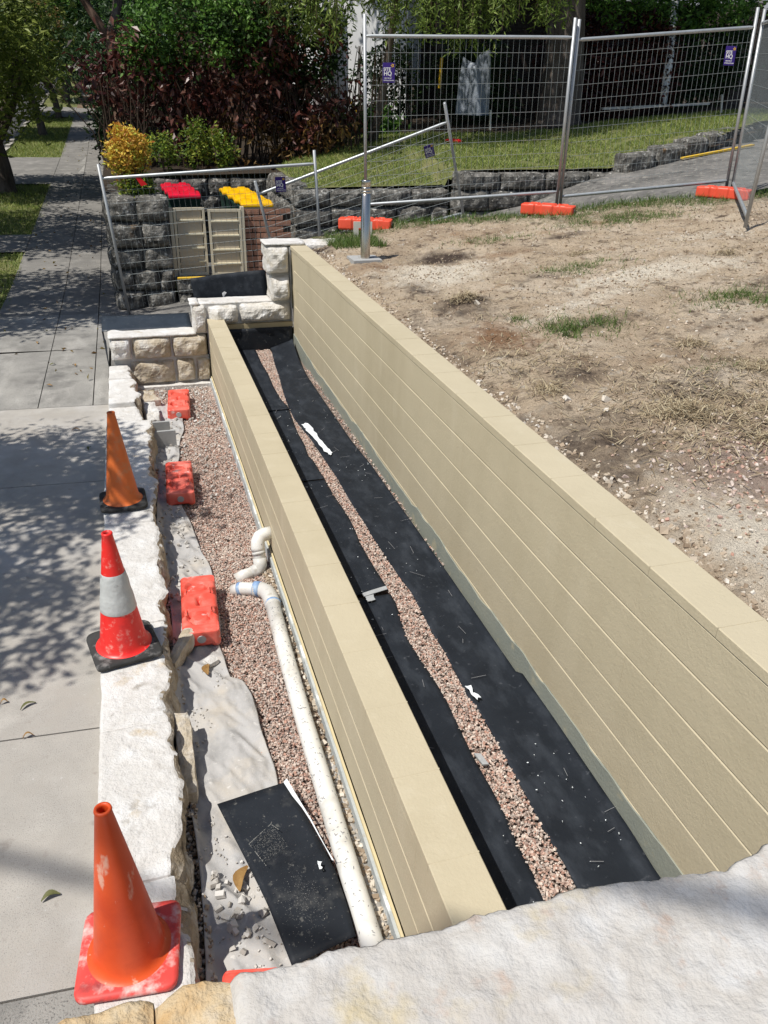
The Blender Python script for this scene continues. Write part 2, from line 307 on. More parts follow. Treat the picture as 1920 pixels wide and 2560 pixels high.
M['leaf_fallen_green'] = mat('fallen_green_leaf', [(.09, .10, .035), (.15, .14, .05)], 30, .6)
M['grass'] = leafmat('grass_blades', [(.035, .075, .012), (.07, .14, .022), (.12, .19, .04), (.20, .23, .08)], .25)
M['lawn'] = leafmat('lawn_blades', [(.07, .11, .022), (.16, .23, .04), (.27, .33, .07), (.38, .37, .14)], .3)
M['straw'] = leafmat('dry_grass', [(.14, .10, .06), (.28, .21, .125), (.42, .34, .21), (.52, .45, .31)], .1, .8)
M['lawn_base'] = mat('lawn_soil', [(.075, .095, .028), (.14, .15, .05), (.2, .18, .09)], 3, .95, .8, 60, bdist=.02)
M['house_white'] = mat('white_render', [(.66, .66, .66), (.72, .72, .71)], 1.5, .8)
M['white_metal'] = mat('white_gutter', [(.75, .76, .77), (.8, .8, .8)], 2, .5)
M['roof_tile'] = mat('grey_roof', [(.18, .17, .16), (.25, .24, .23)], 8, .8)
M['tarp'] = mat('grey_blue_sheet', [(.17, .19, .225), (.27, .30, .34)], 4, .4, .6, 12, bdist=.03, spec=.5)
M['plain_timber'] = mat('weathered_timber', [(.5, .47, .41), (.62, .6, .55)], 9, .85, stretch=(1, .3, 1))
M['red_plastic'] = mat('red_plastic', [(.55, .01, .015), (.62, .015, .02)], 4, .35)
M['cable'] = mat('black_cable', [(.02, .02, .02), (.03, .03, .03)], 4, .6)
def brickmat(name, c1, c2, mo):
    m = bpy.data.materials.new(name); m.use_nodes = True; t = m.node_tree; b = t.nodes['Principled BSDF']; b.inputs['Roughness'].default_value = .9
    g = t.nodes.new('ShaderNodeNewGeometry'); s = t.nodes.new('ShaderNodeSeparateXYZ'); c = t.nodes.new('ShaderNodeCombineXYZ')
    ad = t.nodes.new('ShaderNodeMath'); ad.operation = 'ADD'
    t.links.new(g.outputs['Position'], s.inputs[0]); t.links.new(s.outputs[0], ad.inputs[0]); t.links.new(s.outputs[1], ad.inputs[1])
    t.links.new(ad.outputs[0], c.inputs[0]); t.links.new(s.outputs[2], c.inputs[1])
    br = t.nodes.new('ShaderNodeTexBrick'); br.inputs['Scale'].default_value = 1; br.inputs['Brick Width'].default_value = .24; br.inputs['Row Height'].default_value = .086
    br.inputs['Mortar Size'].default_value = .006; br.inputs['Color1'].default_value = (*c1, 1); br.inputs['Color2'].default_value = (*c2, 1); br.inputs['Mortar'].default_value = (*mo, 1)
    t.links.new(c.outputs[0], br.inputs['Vector']); t.links.new(br.outputs[0], b.inputs['Base Color'])
    bu = t.nodes.new('ShaderNodeBump'); bu.inputs['Distance'].default_value = .01; bu.invert = True; t.links.new(br.outputs['Fac'], bu.inputs['Height']); t.links.new(bu.outputs[0], b.inputs['Normal'])
    return m
M['dark_brick'] = brickmat('dark_brick', (.085, .06, .05), (.06, .045, .038), (.10, .09, .08))
M['house_brick'] = brickmat('house_brick', (.30, .14, .085), (.20, .095, .06), (.20, .17, .14))

# ------------------------------------------------------------------ scattered geometry
def gx(n, x0, x1, y0, y1): return RNG.uniform(x0, x1, n), RNG.uniform(y0, y1, n)
def leaves(name, Cn, size, m, parent=None, aspect=.42, droop=.2, kind=None, tagv=None, upbias=0, rnd=None):
    n = len(Cn); d = RNG.normal(size=(n, 3)); d[:, 2] = d[:, 2]*.7-droop; d /= np.linalg.norm(d, axis=1)[:, None]
    q = RNG.normal(size=(n, 3)); q[:, 2] += upbias; s = np.cross(d, q); s /= np.linalg.norm(s, axis=1)[:, None]; nr = np.cross(s, d)
    L = size*(.6+.8*RNG.random(n))[:, None]; W = L*aspect*.5
    V = np.stack([Cn, Cn+d*L*.45+s*W+nr*W*.35, Cn+d*L-nr*L*.1, Cn+d*L*.45-s*W+nr*W*.35], 1).reshape(-1, 3)
    b = np.arange(n)*4; F = np.stack([b, b+1, b+2, b, b+2, b+3], 1).reshape(-1, 3)
    r = np.repeat(RNG.random(n) if rnd is None else np.clip(rnd+RNG.normal(size=n)*.16, 0, 1), 2)
    o = link(name, nmesh(name, V, F, {'rnd': ('FACE', r)}), m, parent)
    if kind: o['kind'] = kind
    return o
def clumps(center, rad, nc, per, cr, shell=.45, flat=1.0, box=False, cut=None):
    """leaf centres in clumps spread through an ellipsoid (or box), plus a light/dark value per clump"""
    center = np.array(center); rad = np.array(rad); cc = []
    while len(cc) < nc:
        p = RNG.random(3)*2-1
        if not box and np.linalg.norm(p) > 1: continue
        if not box and np.linalg.norm(p) < shell*RNG.random()**.3: continue
        q = center+p*rad
        if cut is not None and not cut(q): continue
        if vn((q*1.6)[None], 3)[0] < .40: continue
        cc.append(q)
    cc = np.array(cc); k = (cr*(.6+.8*RNG.random(nc)))[:, None, None]
    P = cc[:, None, :]+np.clip(RNG.normal(size=(nc, per, 3)), -2, 2)*k*np.array([1, 1, flat])*.5
    v = np.repeat(RNG.random(nc)*.7+.15, per)
    return P.reshape(-1, 3), v
def blades(name, x, y, z, h, m, wd=.006, lean=.5, kind='stuff', label=None, cat=None, parent=None):
    n = len(x); a = RNG.random(n)*6.283; P = np.stack([x, y, z], 1)
    s = np.stack([np.cos(a), np.sin(a), np.zeros(n)], 1)*wd/2
    l = RNG.normal(size=(n, 3))*lean; l[:, 2] = 1; l *= (h*(.5+RNG.random(n)))[:, None]
    V = np.stack([P-s, P+s, P+l], 1).reshape(-1, 3); F = np.arange(3*n).reshape(-1, 3)
    o = link(name, nmesh(name, V, F, {'rnd': ('FACE', RNG.random(n))}), m, parent)
    return tag(o, label, cat, None, kind)
_cubeF = np.array([(0, 2, 3, 1), (4, 5, 7, 6), (0, 1, 5, 4), (2, 6, 7, 3), (0, 4, 6, 2), (1, 3, 7, 5)])
def rubble(name, x, y, z, size, m, label=None, cat=None, parent=None, flat=.7, kind='stuff', rnd=None):
    n = len(x); cub = np.array([(a, b, c) for c in (-1, 1) for b in (-1, 1) for a in (-1, 1)], float)
    V = cub[None]*(.42+.38*RNG.random((n, 8, 3)))*(.65+.6*RNG.random((n, 1, 3)))*np.array([1, .85, flat])
    V *= (size*(.45+.9*RNG.random(n)**1.4))[:, None, None]*.62
    ax = RNG.normal(size=(n, 3)); ax /= np.linalg.norm(ax, axis=1)[:, None]; an = RNG.random(n)*6.283
    c = np.cos(an)[:, None, None]; s = np.sin(an)[:, None, None]; A = ax[:, None, :]
    V = V*c+np.cross(np.broadcast_to(A, V.shape), V)*s+A*(V*A).sum(2, keepdims=True)*(1-c)
    V += np.stack([x, y, z], 1)[:, None, :]
    F = (_cubeF[None]+(np.arange(n)*8)[:, None, None]).reshape(-1, 4)
    r = np.repeat(RNG.random(n) if rnd is None else rnd, 6)
    o = link(name, nmesh(name, V.reshape(-1, 3), F, {'rnd': ('FACE', r)}), m, parent)
    return tag(o, label, cat, None, kind)

# ------------------------------------------------------------------ levels of the place
X1, X1b, Z1 = .731, .915, -2.325         # low painted wall
X2, X2b, Z2 = 1.7245, 1.9105, -1.546     # tall painted wall
YE = 9.33                                # far end of both
ZG, ZT = -3.125, -2.735                  # gravel bed, trench floor
def zp(y): return np.interp(np.asarray(y, float), [14, 25.5, 31.8, 45, 50, 84, 130], [-2.95, -2.40, -2.10, -1.32, -1.0, 1.14, 4.2])
def zt(x): return -1.59+.095*(np.asarray(x, float)-1.91)
def zd(x, y):
    return np.interp(x, [-2, 0, 1, 2, 3.2, 5.3, 6.5, 7.2, 8, 10, 14, 22], [-2.955, -2.94, -2.8, -2.55, -2.25, -1.8, -1.57, -1.28, -1.1, -.8, -.45, -.1])
def dirt_edge(x): return 10.35-.19*(np.clip(x, 2.4, 20)-2.4)+.12*np.sin(x*2.3)
def dirt_z(x, y):
    g = lambda cx, cy, s, a: a*np.exp(-((x-cx)**2+(y-cy)**2)/s**2)
    z = zt(x)+(n2(x, y, .9, 1)-.5)*.12+(n2(x, y, 4, 2)-.5)*.07+(n2(x, y, 15, 3)-.5)*.045
    z = z+g(3.1, 8.2, .45, -.10)+g(2.6, 6.2, .16, .06)+g(2.75, 3.3, .2, .05)
    return z-np.clip((2.15-x)/.25, 0, 1)*.05

# ------------------------------------------------------------------ SETTING: ground sheets
tag(grid('ground', np.linspace(-60, 90, 61), np.linspace(-30, 200, 60), lambda x, y: zp(y)-.6, M['lawn_base']), kind='structure')
# footpath of separate slabs
fp = empty('footpath', None, None, kind='structure')
def slab(x0, x1, y0, y1, m, skew=0, gap=.004, n=1):
    mb = MB(); ys = np.linspace(y0+gap, y1-gap, n+1)
    V = []; F = []
    for i, yy in enumerate(ys):
        z = float(zp(yy)); s = skew*(1 if 0 < i < n+1 else 1)
        V += [(x0+gap, yy+s*(x0+.45)*-1, z-.12), (x1-gap, yy-s*(x1+.45), z-.12), (x1-gap, yy-s*(x1+.45), z), (x0+gap, yy-s*(x0+.45), z)]
    for i in range(n):
        b = i*4
        for k in range(4): F.append((b+k, b+(k+1) % 4, b+4+(k+1) % 4, b+4+k))
    F += [(0, 1, 2, 3)[::-1], tuple(n*4+k for k in range(4))]
    mb.add(V, F); return mb.build('slab', m, fp)
XR = -.405
for y0, y1 in ((-1.2, 2.035), (2.035, 3.44), (3.44, 6.53), (6.53, 8.45)):
    slab(-2.6, XR, y0, y1, M['concrete_new'] if y0 > 0 else M['concrete_old'], skew=.06, gap=.005)
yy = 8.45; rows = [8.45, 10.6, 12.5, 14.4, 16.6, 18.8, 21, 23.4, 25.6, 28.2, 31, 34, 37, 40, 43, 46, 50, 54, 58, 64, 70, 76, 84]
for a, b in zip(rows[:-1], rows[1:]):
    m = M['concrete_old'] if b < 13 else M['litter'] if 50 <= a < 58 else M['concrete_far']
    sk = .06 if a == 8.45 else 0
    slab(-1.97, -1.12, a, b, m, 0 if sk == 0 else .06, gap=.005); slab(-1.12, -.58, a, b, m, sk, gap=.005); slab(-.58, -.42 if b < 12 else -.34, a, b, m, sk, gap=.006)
MB().box(-2.7, XR-.01, -1.2, 12, -3.2, -2.985).build('slab_bed', M['soil'], fp)
# infill triangles of pale concrete along the path
for y in (27.3, 29.6, 35.2):
    MB().add([(-1.32, y, float(zp(y))+.004), (-1.13, y, float(zp(y))+.004), (-1.14, y+2.2, float(zp(y+2.2))+.004)], [(0, 1, 2)]).build('concrete_patch', M['concrete_old'], fp)
# verge, kerb, road, crossings
tag(grid('verge_grass_base', np.linspace(-3.75, -1.95, 10), np.linspace(8.4, 90, 160), lambda x, y: zp(y)-.03+(n2(x, y, 1.2, 5)-.5)*.06, M['lawn_base']), kind='structure')
tag(grid('near_verge', np.linspace(-8, -2.55, 10), np.linspace(-2, 8.45, 20), lambda x, y: zp(y)-.02+(n2(x, y, 1.2, 5)-.5)*.04, M['lawn_base']), kind='structure')
tag(grid('road', np.linspace(-14, -3.95, 6), np.linspace(-5, 110, 60), lambda x, y: zp(y)-.14, M['road']), kind='structure')
tag(grid('far_road_edge', np.linspace(-30, -14, 6), np.linspace(-5, 110, 60), lambda x, y: zp(y)+.05, M['lawn_base']), kind='structure')
kb = empty('kerb', None, None, kind='structure')
y = 8.5
while y < 70:
    if not (25.3 < y < 31.5 or 45 < y < 50.5):
        z = float(zp(y+.75)); MB().bar((-3.85, y+.01, z-.05), (-3.85, y+1.49, z-.05+.01), .16, .15).build('kerb_stone', M['concrete_new'], kb)
    y += 1.5
for a, b, n in ((25.4, 31.2, 0), (45.2, 50.3, 1), (17.0, 18.6, 2)):
    tag(grid('driveway_crossing', np.linspace(-3.95, -1.96, 4), np.linspace(a, b, 8), lambda x, y: zp(y)+.012, M['concrete_far']), kind='structure')
tag(grid('cross_street', np.linspace(-20, 12, 6), np.linspace(85, 93, 4), lambda x, y: zp(y)+.05, M['concrete_old']), kind='structure')

# driveway ramp
tag(grid('driveway', np.linspace(-.40, 20, 70), np.linspace(9.2, 17, 40), lambda x, y: zd(x, y)+(n2(x, y, .8, 9)-.5)*.05, M['driveway'],
         keep=lambda x, y: (y > np.where(x < 1.9, 9.72, np.minimum(9.75, 20))) & ((y < 13.15) | (x > 8.2))), kind='structure')
# dirt lot
bl = lambda x, y, L: np.clip(sum(a*np.exp(-(((x-cx)*math.cos(t)+(y-cy)*math.sin(t))/sx)**2-((-(x-cx)*math.sin(t)+(y-cy)*math.cos(t))/sy)**2) for cx, cy, sx, sy, t, a in L), 0, 1)
ATT = {
 'sand': lambda x, y: bl(x, y, [(2.75, 7.3, .55, .5, 0, .9), (3.2, 7.7, .5, .3, 0, .5), (4.2, 6.4, .9, .16, .35, .8), (3.5, 5.75, .7, .12, .3, .7), (4.9, 6.3, .9, .25, .1, .65), (5.8, 7.4, .9, .3, .1, .5), (2.3, 2.2, .35, .6, 0, .8), (2.9, 5.4, .5, .1, .2, .5), (4.4, 5.0, .7, .35, 0, .35), (2.6, 1.4, .5, .5, 0, .9)]),
 'red': lambda x, y: bl(x, y, [(2.45, 5.2, .3, .4, 0, .85), (2.3, 7.9, .25, .3, 0, .7), (3.6, 7.9, .6, .2, 0, .5), (3.9, 8.9, .8, .2, 0, .4), (3.3, 4.2, .4, .3, 0, .35)]),
 'dark': lambda x, y: bl(x, y, [(3.15, 8.25, .33, .26, 0, 1), (2.6, 6.2, .2, .17, 0, .9), (2.45, 5.9, .4, .5, .6, .45), (2.0, 4.4, .14, 2.5, 0, .4), (3.1, 3.8, .7, .3, .5, .45), (2.25, 3.2, .25, .6, 0, .5), (3.9, 4.7, .5, .25, 0, .4), (2.05, 9.2, .2, .3, 0, .8), (3.3, 5.2, .5, .2, 0, .4), (4.6, 8.3, .5, .15, .2, .6), (3.5, 6.6, .35, .12, .3, .6), (5.2, 5.6, .6, .2, .2, .6), (2.4, 6.9, .2, .3, .2, .6), (6.5, 7.0, .7, .2, .1, .5), (2.6, 4.3, .25, .2, 0, .7), (3.3, 2.5, .3, .15, 0, .6)]),
 'gravelly': lambda x, y: bl(x, y, [(2.75, 2.7, .5, .35, 0, .9), (3.2, 2.9, .5, .3, 0, .7)]),
 'green': lambda x, y: np.clip(bl(x, y, [(3.05, 5.15, .3, .2, 0, .5), (5.5, 8.9, .9, .35, 0, .45), (4.6, 5.2, .4, .25, 0, .4)])+np.clip((y-dirt_edge(x)+.75)/.6, 0, 1)*.7, 0, 1)}
xs = np.concatenate([np.arange(1.9, 6, .035), np.arange(6, 15, .09)]); ys = np.concatenate([np.arange(-.6, 8, .04), np.arange(8, 11.3, .05)])
def dz2(x, y):
    e = y-dirt_edge(x); return np.where(e > 0, dirt_z(x, y)-np.clip(e, 0, 1)*2.2, dirt_z(x, y))
tag(grid('dirt_ground', xs, ys, dz2, M['dirt'], attr=ATT, keep=lambda x, y: y < dirt_edge(x)+.5), kind='structure')
# garden ground behind (lawn, beds)
def front(x): return np.interp(x, [-1, 2.5, 5.1, 5.25, 8.0, 9.6, 12, 20], [-1.38, -1.40, -1.37, -1.1, -1.08, -.72, -.33, 0])
def back(x): return np.interp(x, [-1, 2.7, 4.9, 7.75, 11.2, 14.3, 25], [-1.36, -1.25, -.82, -.70, -.42, -.15, .3])
def fy(x): return np.interp(x, [-1, 2.5, 5.1, 5.25, 8.1, 9.6, 12, 20], [13.4, 13.42, 13.42, 13.02, 13.0, 13.25, 14.5, 19])
def zl(x, y):
    t = np.clip((y-fy(x))/(18-fy(x)+1e-6), 0, 1.6); return front(x)+(back(x)-front(x))*t+(n2(x, y, .7, 21)-.5)*.05+np.maximum(0, y-24)*.05
tag(grid('garden_ground', np.linspace(-.34, 26, 110), np.linspace(12.9, 60, 150), lambda x, y: zl(x, y)-.10*((x > 2.6) & (y < 17.2))-.10*((x > 4.6) & (x < 5.8) & (y < 16)), M['mulch'],
         keep=lambda x, y: (y > fy(x)+.2*((x > 2.6) & (x < 8.1))-.02) & ~((x > .45) & (x < 2.75) & (y < 15.85))), kind='structure')
tag(grid('lawn', np.linspace(2.75, 18, 260), np.linspace(12.9, 18.1, 40), lambda x, y: zl(x, y)+.03, M['lawn_base'],
         keep=lambda x, y: (y > fy(x)+.05+.10*(x < 8.1)) & (y < 17.9-.5*np.sin(x*.9)-np.clip(3.9-x, 0, 2)*1.2)), kind='structure')
tag(grid('enclosure_floor', np.linspace(.4, 2.8, 4), np.linspace(12.7, 16, 4), lambda x, y: -2.57+0*x, M['driveway']), kind='structure')

# gravel beds
tag(grid('gravel_bed_base', np.linspace(-.42, X1, 24), np.linspace(.2, 9.5, 120), lambda x, y: ZG-.02+(n2(x, y, 3, 4)-.5)*.03, M['gravel_bed']), kind='structure')
tag(grid('trench_bed', np.linspace(X1b, X2, 10), np.linspace(.2, 9.5, 60), lambda x, y: ZT-.01+0*x, M['gravel_bed']), kind='structure')

# ------------------------------------------------------------------ painted block walls
def prism(w_, h_, L, c):                                  # section in XZ with chamfers on the long edges, along Y
    pr = [(-w_/2+c, -h_/2), (w_/2-c, -h_/2), (w_/2, -h_/2+c), (w_/2, h_/2-c), (w_/2-c, h_/2), (-w_/2+c, h_/2), (-w_/2, h_/2-c), (-w_/2, -h_/2+c)]
    V = [(x, yy, z) for yy in (-L/2, L/2) for x, z in pr]
    return V, [(k, (k+1) % 8, 8+(k+1) % 8, 8+k) for k in range(8)]+[tuple(range(8))[::-1], tuple(range(8, 16))]
def prism_mesh(name, w_, h_, L, c):
    V, F = prism(w_, h_, L, c); me = bpy.data.meshes.new(name); me.from_pydata(V, [], F); me.update(); me.materials.append(M['paint']); return me
def block_wall(name, label, xa, xb, ztop, ncourse, phase, yn, capoff):
    t = empty(name, label, 'wall', ((xa+xb)/2, (yn+YE)/2, ztop-1))
    xc = (xa+xb)/2; wd = xb-xa
    def put(nm, me, x, yy, z): o = link(nm, me, None, None); o.parent = t; o.location = Vector((x, yy, z))-t.location; return o
    cap = prism_mesh('cap_block', wd+.004, .045, .3985, .0035); blk = prism_mesh('wall_block', wd-.002, .1968, .39995, .0042)
    mj = MB().box(-wd/2-.002, wd/2+.002, -.0032, .0032, 0, .0014); mjm = bpy.data.meshes.new('mortar_joint'); mjm.from_pydata(mj.V, [], mj.F); mjm.materials.append(M['paint'])
    n = int((YE-yn)/.4)+1
    for i in range(n):
        yc = YE-capoff-.4*i; yl = yc-.2
        if yc-.2 < yn-.5: break
        o = put('cap_block', cap, xc, yc, ztop-.0225+random.uniform(-.0006, .0006))
        if i == 0: o.scale.y = 1
        put('mortar_joint', mjm, xc, yl, ztop-.0004)
    for r in range(ncourse):
        off = phase if r % 2 else phase+.2
        for i in range(n):
            yc = YE-.2-.4*i-(off % .4)+.0
            if yc-.2 < yn-.5: break
            o = put('wall_block', blk, xc+random.uniform(-.0006, .0006), yc, ztop-.045-.1-.2*r)
            if yc+.2 > YE: pass
    core = MB().box(xa+.006, xb-.006, yn-.3, YE, ztop-.045-.2*ncourse-.02, ztop-.01).build('mortar_core', M['paint'], None); core.parent = t; core.location = -t.location
    return t, put
NEAR = .7
tw, putT = block_wall('painted_block_wall', 'tall beige painted block retaining wall between the dirt lot and the black-lined trench', X2, X2b, Z2, 6, .13, NEAR, .17)
lw, putL = block_wall('painted_block_wall', 'low beige painted block wall between the black-lined trench and the pink gravel bed', X1, X1b, Z1, 3, .07, NEAR, .2)
# far-end closers hidden behind the sandstone; unpainted base strips with ragged paint edges
def base_strip(parent, x, side, ztopf, zb, m, name, y0=NEAR-.3, y1=YE, th=.004):
    ys = np.arange(y0, y1+.02, .05); V = []; F = []
    for yv in ys:
        zt_ = ztopf(yv); V += [(x, yv, zb), (x, yv, zt_), (x+side*th, yv, zt_), (x+side*th, yv, zb)]
    for i in range(len(ys)-1):
        b = i*4; F += [(b+k, b+(k+1) % 4, b+4+(k+1) % 4, b+4+k) for k in range(4)]
    o = MB().add(V, F).build(name, m, None); o.parent = parent; o.location = -parent.location; return o
nz = lambda yv, f, s: float(fbm(np.array([[yv*f, .3, .7]]), s, 3)[0])
base_strip(tw, X2+.004, -1, lambda yv: -2.60+.035*(nz(yv, 1.6, 3)-.5)*2+.025*(nz(yv, 7, 5)-.5)*2+.055*np.clip((yv-8.2)/1, 0, 1), ZT-.12, M['primer'], 'primed_base_strip', th=.009)
base_strip(lw, X1+.002, -1, lambda yv: -2.998+.012*(nz(yv, 3, 3)-.5)*2, ZG-.1, M['paint_edge'], 'paint_edge', th=.012)
base_strip(lw, X1-.002, -1, lambda yv: -3.018+.016*(nz(yv, 4, 8)-.5)*2, ZG-.1, M['plaster'], 'plastered_footing', th=.022)
putb = MB()
for yv in np.arange(.9, 4.2, .5):
    pass
# thin footing ledge beside the gravel
V, F = rbox(.07, 3.2, .06, .06, .02, .02, 9, 4); lg = link('footing_ledge', nmesh('footing_ledge', V, F, smooth=True), M['concrete_new'], lw, Vector((X1-.05, 1.55, ZG+.005))-lw.location)

# ------------------------------------------------------------------ sandstone cross wall with stepped top
cw = empty('sandstone_cross_wall', 'stepped pale rock-faced sandstone wall closing the far end of the trench and gravel bed', 'wall', (.7, 9.5, -3.1))
def cst(x0, x1, z0, z1, m, seed, y0=9.36, dp=.3, b=.035, res=.035, nm='stone'):
    o = stone(nm, ((x0+x1)/2, y0+dp/2, (z0+z1)/2), (x1-x0-.012, dp, z1-z0-.012), M[m], None, .026, .028, .015, 13, seed, {'y-': b*1.5}, smooth=False, oct=4)
    o.parent = cw; o.location -= cw.location; return o
T, P_ = 'tan_stone', 'pale_face'
for i, (a, b) in enumerate([(-.17, .33), (.33, .56), (.56, .74)]): cst(a, b, -3.06, -2.775, T, 30+i)
for i, (a, b) in enumerate([(-.37, -.13), (-.13, .31), (.31, .72)]): cst(a, b, -2.765, -2.5, T if i else P_, 40+i, b=.045)
cst(.57, .735, -2.5, -2.165, P_, 50); cst(.74, 1.10, -2.40, -2.18, P_, 51, b=.06); cst(1.10, 1.72, -2.40, -2.17, P_, 52, b=.06)
cst(1.475, 1.715, -2.17, -1.865, P_, 53, b=.07); cst(1.44, 1.715, -1.86, -1.545, P_, 54, b=.07)
cst(1.44, 2.5, -1.70, -1.525, P_, 55, y0=9.42, dp=.30, b=.01)
# smeared white tops
for i, (a, b, z, y0, dp) in enumerate([(-.38, .60, -2.492, 9.33, .36), (.55, .66, -2.16, 9.36, .3), (.66, 1.5, -2.168, 9.38, .28), (1.43, 1.9, -1.528, 9.345, .36)]):
    V, F = rbox(b-a, dp, .03, .04, .014, .012, 9, 70+i); link('mortar_top', nmesh('mortar_top', V, F, smooth=True), M['white_stone'], cw, Vector(((a+b)/2, y0+dp/2, z))-cw.location)
o = MB().box(-.345, X1-.005, 9.378, 9.62, -3.15, -2.5).box(.6, 1.722, 9.378, 9.62, -2.75, -2.18).box(1.49, 1.722, 9.38, 9.62, -2.2, -1.56).build('mortar_backing', M['mortar'], cw); o.location = -cw.location
o = MB().box(-.2, X1-.01, 9.26, 9.38, -3.16, -3.065).build('concrete_strip', M['white_stone'], cw); o.location = -cw.location
o = MB().box(X1b+.002, X2-.002, 9.335, 9.40, -2.46, -2.405).build('cream_ledge', M['cream_edge'], cw); o.location = -cw.location
o = MB().box(1.708, 1.7235, 9.34, 9.40, -2.4, -1.56).build('grout_line', M['mortar'], cw); o.location = -cw.location
# black membrane hanging under the ledge
tag(grid('black_membrane', np.linspace(X1b+.01, X2-.015, 20), np.linspace(0, 1, 8), lambda x, y: -2.755+.30*y, M['membrane_dusty']), 'scratched black membrane hung upright at the far end of the trench', 'membrane')
ob = bpy.data.objects['black_membrane']; me = ob.data
co = np.zeros(len(me.vertices)*3); me.vertices.foreach_get('co', co); co = co.reshape(-1, 3); co[:, 1] = 9.318-.012*n2(co[:, 0], co[:, 2], 5, 3); me.vertices.foreach_set('co', co.ravel()); me.update()
so_ = ob.modifiers.new('t', 'SOLIDIFY'); so_.thickness = .003

# ------------------------------------------------------------------ membranes in the trench
GL = np.array([(1.257,9.167),(1.245,8.751),(1.253,8.348),(1.24,7.953),(1.243,7.515),(1.272,7.281),(1.253,6.965),(1.235,6.613),(1.238,6.355),(1.222,6.083),(1.241,5.977),(1.244,5.74),(1.253,5.558),(1.255,5.332),(1.27,5.102),(1.277,4.901),(1.27,4.725),(1.259,4.582),(1.261,4.41),(1.264,4.237),(1.274,3.988),(1.276,3.803),(1.249,3.597),(1.233,3.433),(1.246,3.258),(1.258,3.093),(1.264,2.904),(1.244,2.5),(1.25,2.3),(1.249,2.161),(1.236,1.997),(1.236,1.887),(1.221,1.742)])[::-1]
GR = np.array([(1.425,9.146),(1.377,8.604),(1.352,8.217),(1.306,7.739),(1.28,7.302),(1.271,6.982),(1.291,6.716),(1.319,6.444),(1.337,5.953),(1.352,5.607),(1.35,5.349),(1.353,5.082),(1.364,4.843),(1.364,4.644),(1.384,4.08),(1.403,3.891),(1.397,3.67),(1.388,3.482),(1.394,3.274),(1.385,3.092),(1.379,2.883),(1.393,2.788),(1.393,2.615),(1.387,2.444),(1.383,2.249),(1.374,2.094),(1.376,1.837),(1.37,1.755)])[::-1]
RO = np.array([(1.715,9.278),(1.686,8.714),(1.67,8.254),(1.681,6.316),(1.702,5.75),(1.705,5.287),(1.710,4.717),(1.712,4.21),(1.714,3.9),(1.716,3.2),(1.716,2.6),(1.71,1.947),(1.699,1.74)])[::-1]
fGL = lambda y: np.interp(y, GL[:, 1], GL[:, 0]); fGR = lambda y: np.interp(y, GR[:, 1], GR[:, 0]); fRO = lambda y: np.interp(y, RO[:, 1], RO[:, 0])
def sheet(name, y0, y1, xl, xr, zf, label, m, mats=None, nx=16, step=.03, th=.003, group=None):
    o = grid(name, np.linspace(0, 1, nx), np.arange(y0, y1+.001, step), zf, M[m], xf=lambda u, y: xl(y)+(xr(y)-xl(y))*u)
    s = o.modifiers.new('thick', 'SOLIDIFY'); s.thickness = th; s.offset = 0
    return tag(o, label, 'membrane', group)
zm = ZT+.022
def zleft(lift_y, amt=.02): return lambda x, y: zm+(n2(x, y, 2.5, 6)-.5)*.012+np.clip(1-(x-X1b)/.05, 0, 1)**2*.16+amt*np.exp(-np.abs(y-lift_y)/.12)
G = 'black membrane strips lying beside the low wall'
# strips overlap at the laps
for (a, b, lab, lf, dz) in ((1.0, 3.93, 'black membrane strip beside the low wall, nearest the camera', 3.9, .0), (3.95, 5.62, 'black membrane strip beside the low wall, just beyond the grey tape', 5.6, .006),
                        (5.60, 7.22, 'black membrane strip beside the low wall, second from the far end, near edge lifted', 5.62, .012), (7.20, 9.30, 'black membrane strip beside the low wall, farthest one with a curled near edge', 7.2, .018)):
    zz = zleft(lf, .010 if a > 5 else .001)
    sheet('black_membrane', a, b, lambda y: X1b+.004+0*y, fGL, (lambda zz, dz: lambda x, y: zz(x, y)+dz*.35)(zz, dz), lab, 'membrane')
def zright(x, y):
    c = np.clip((y-8.1)/1.1, 0, 1); u = np.clip((x-1.42)/.3, 0, 1)
    edge = .02*np.clip((x-1.66)/.05, 0, 1)
    return zm+(n2(x, y, 2.2, 16)-.5)*.014+edge+c*c*(.03+.10*u)+np.exp(-((y-8.3)/.3)**2)*u*.015
sheet('black_membrane', 1.0, 9.22, fGR, lambda y: np.where(y < 3.0, fRO(y)+.004, fRO(y)-.022), lambda x, y: zright(x, y)+.004*(y > 3.0), 'wide black membrane strip beside the tall wall, curling up at its far end', 'membrane', nx=20)
# paint patches, tape, scraps on the membrane
def flat_poly(name, pts, z, m, label, cat, th=.003, parent=None):
    V = [(x, y, z) for x, y in pts]+[(x, y, z-th) for x, y in pts]; n = len(pts)
    o = MB().add(V, [tuple(range(n)), tuple(range(2*n-1, n-1, -1))]+[(k, n+k, n+(k+1) % n, (k+1) % n) for k in range(n)]).build(name, M[m], parent)
    return tag(o, label, cat) if parent is None else o
def ragged(pts, n=5, a=.012, s=1):
    rr = random.Random(s); out = []
    for i in range(len(pts)):
        p, q = pts[i], pts[(i+1) % len(pts)]
        for k in range(n): t = k/n; out.append((p[0]+(q[0]-p[0])*t+rr.uniform(-a, a), p[1]+(q[1]-p[1])*t+rr.uniform(-a, a)*1.5))
    return out
flat_poly('paint_smear', ragged([(1.305, 6.76), (1.352, 6.80), (1.375, 6.72), (1.385, 6.45), (1.408, 6.22), (1.418, 6.06), (1.395, 6.02), (1.368, 6.12), (1.345, 6.40), (1.315, 6.62)], 4, .007), zm+.024, 'white_paint', 'long white paint smear on the black membrane near the far end', 'paint smear')
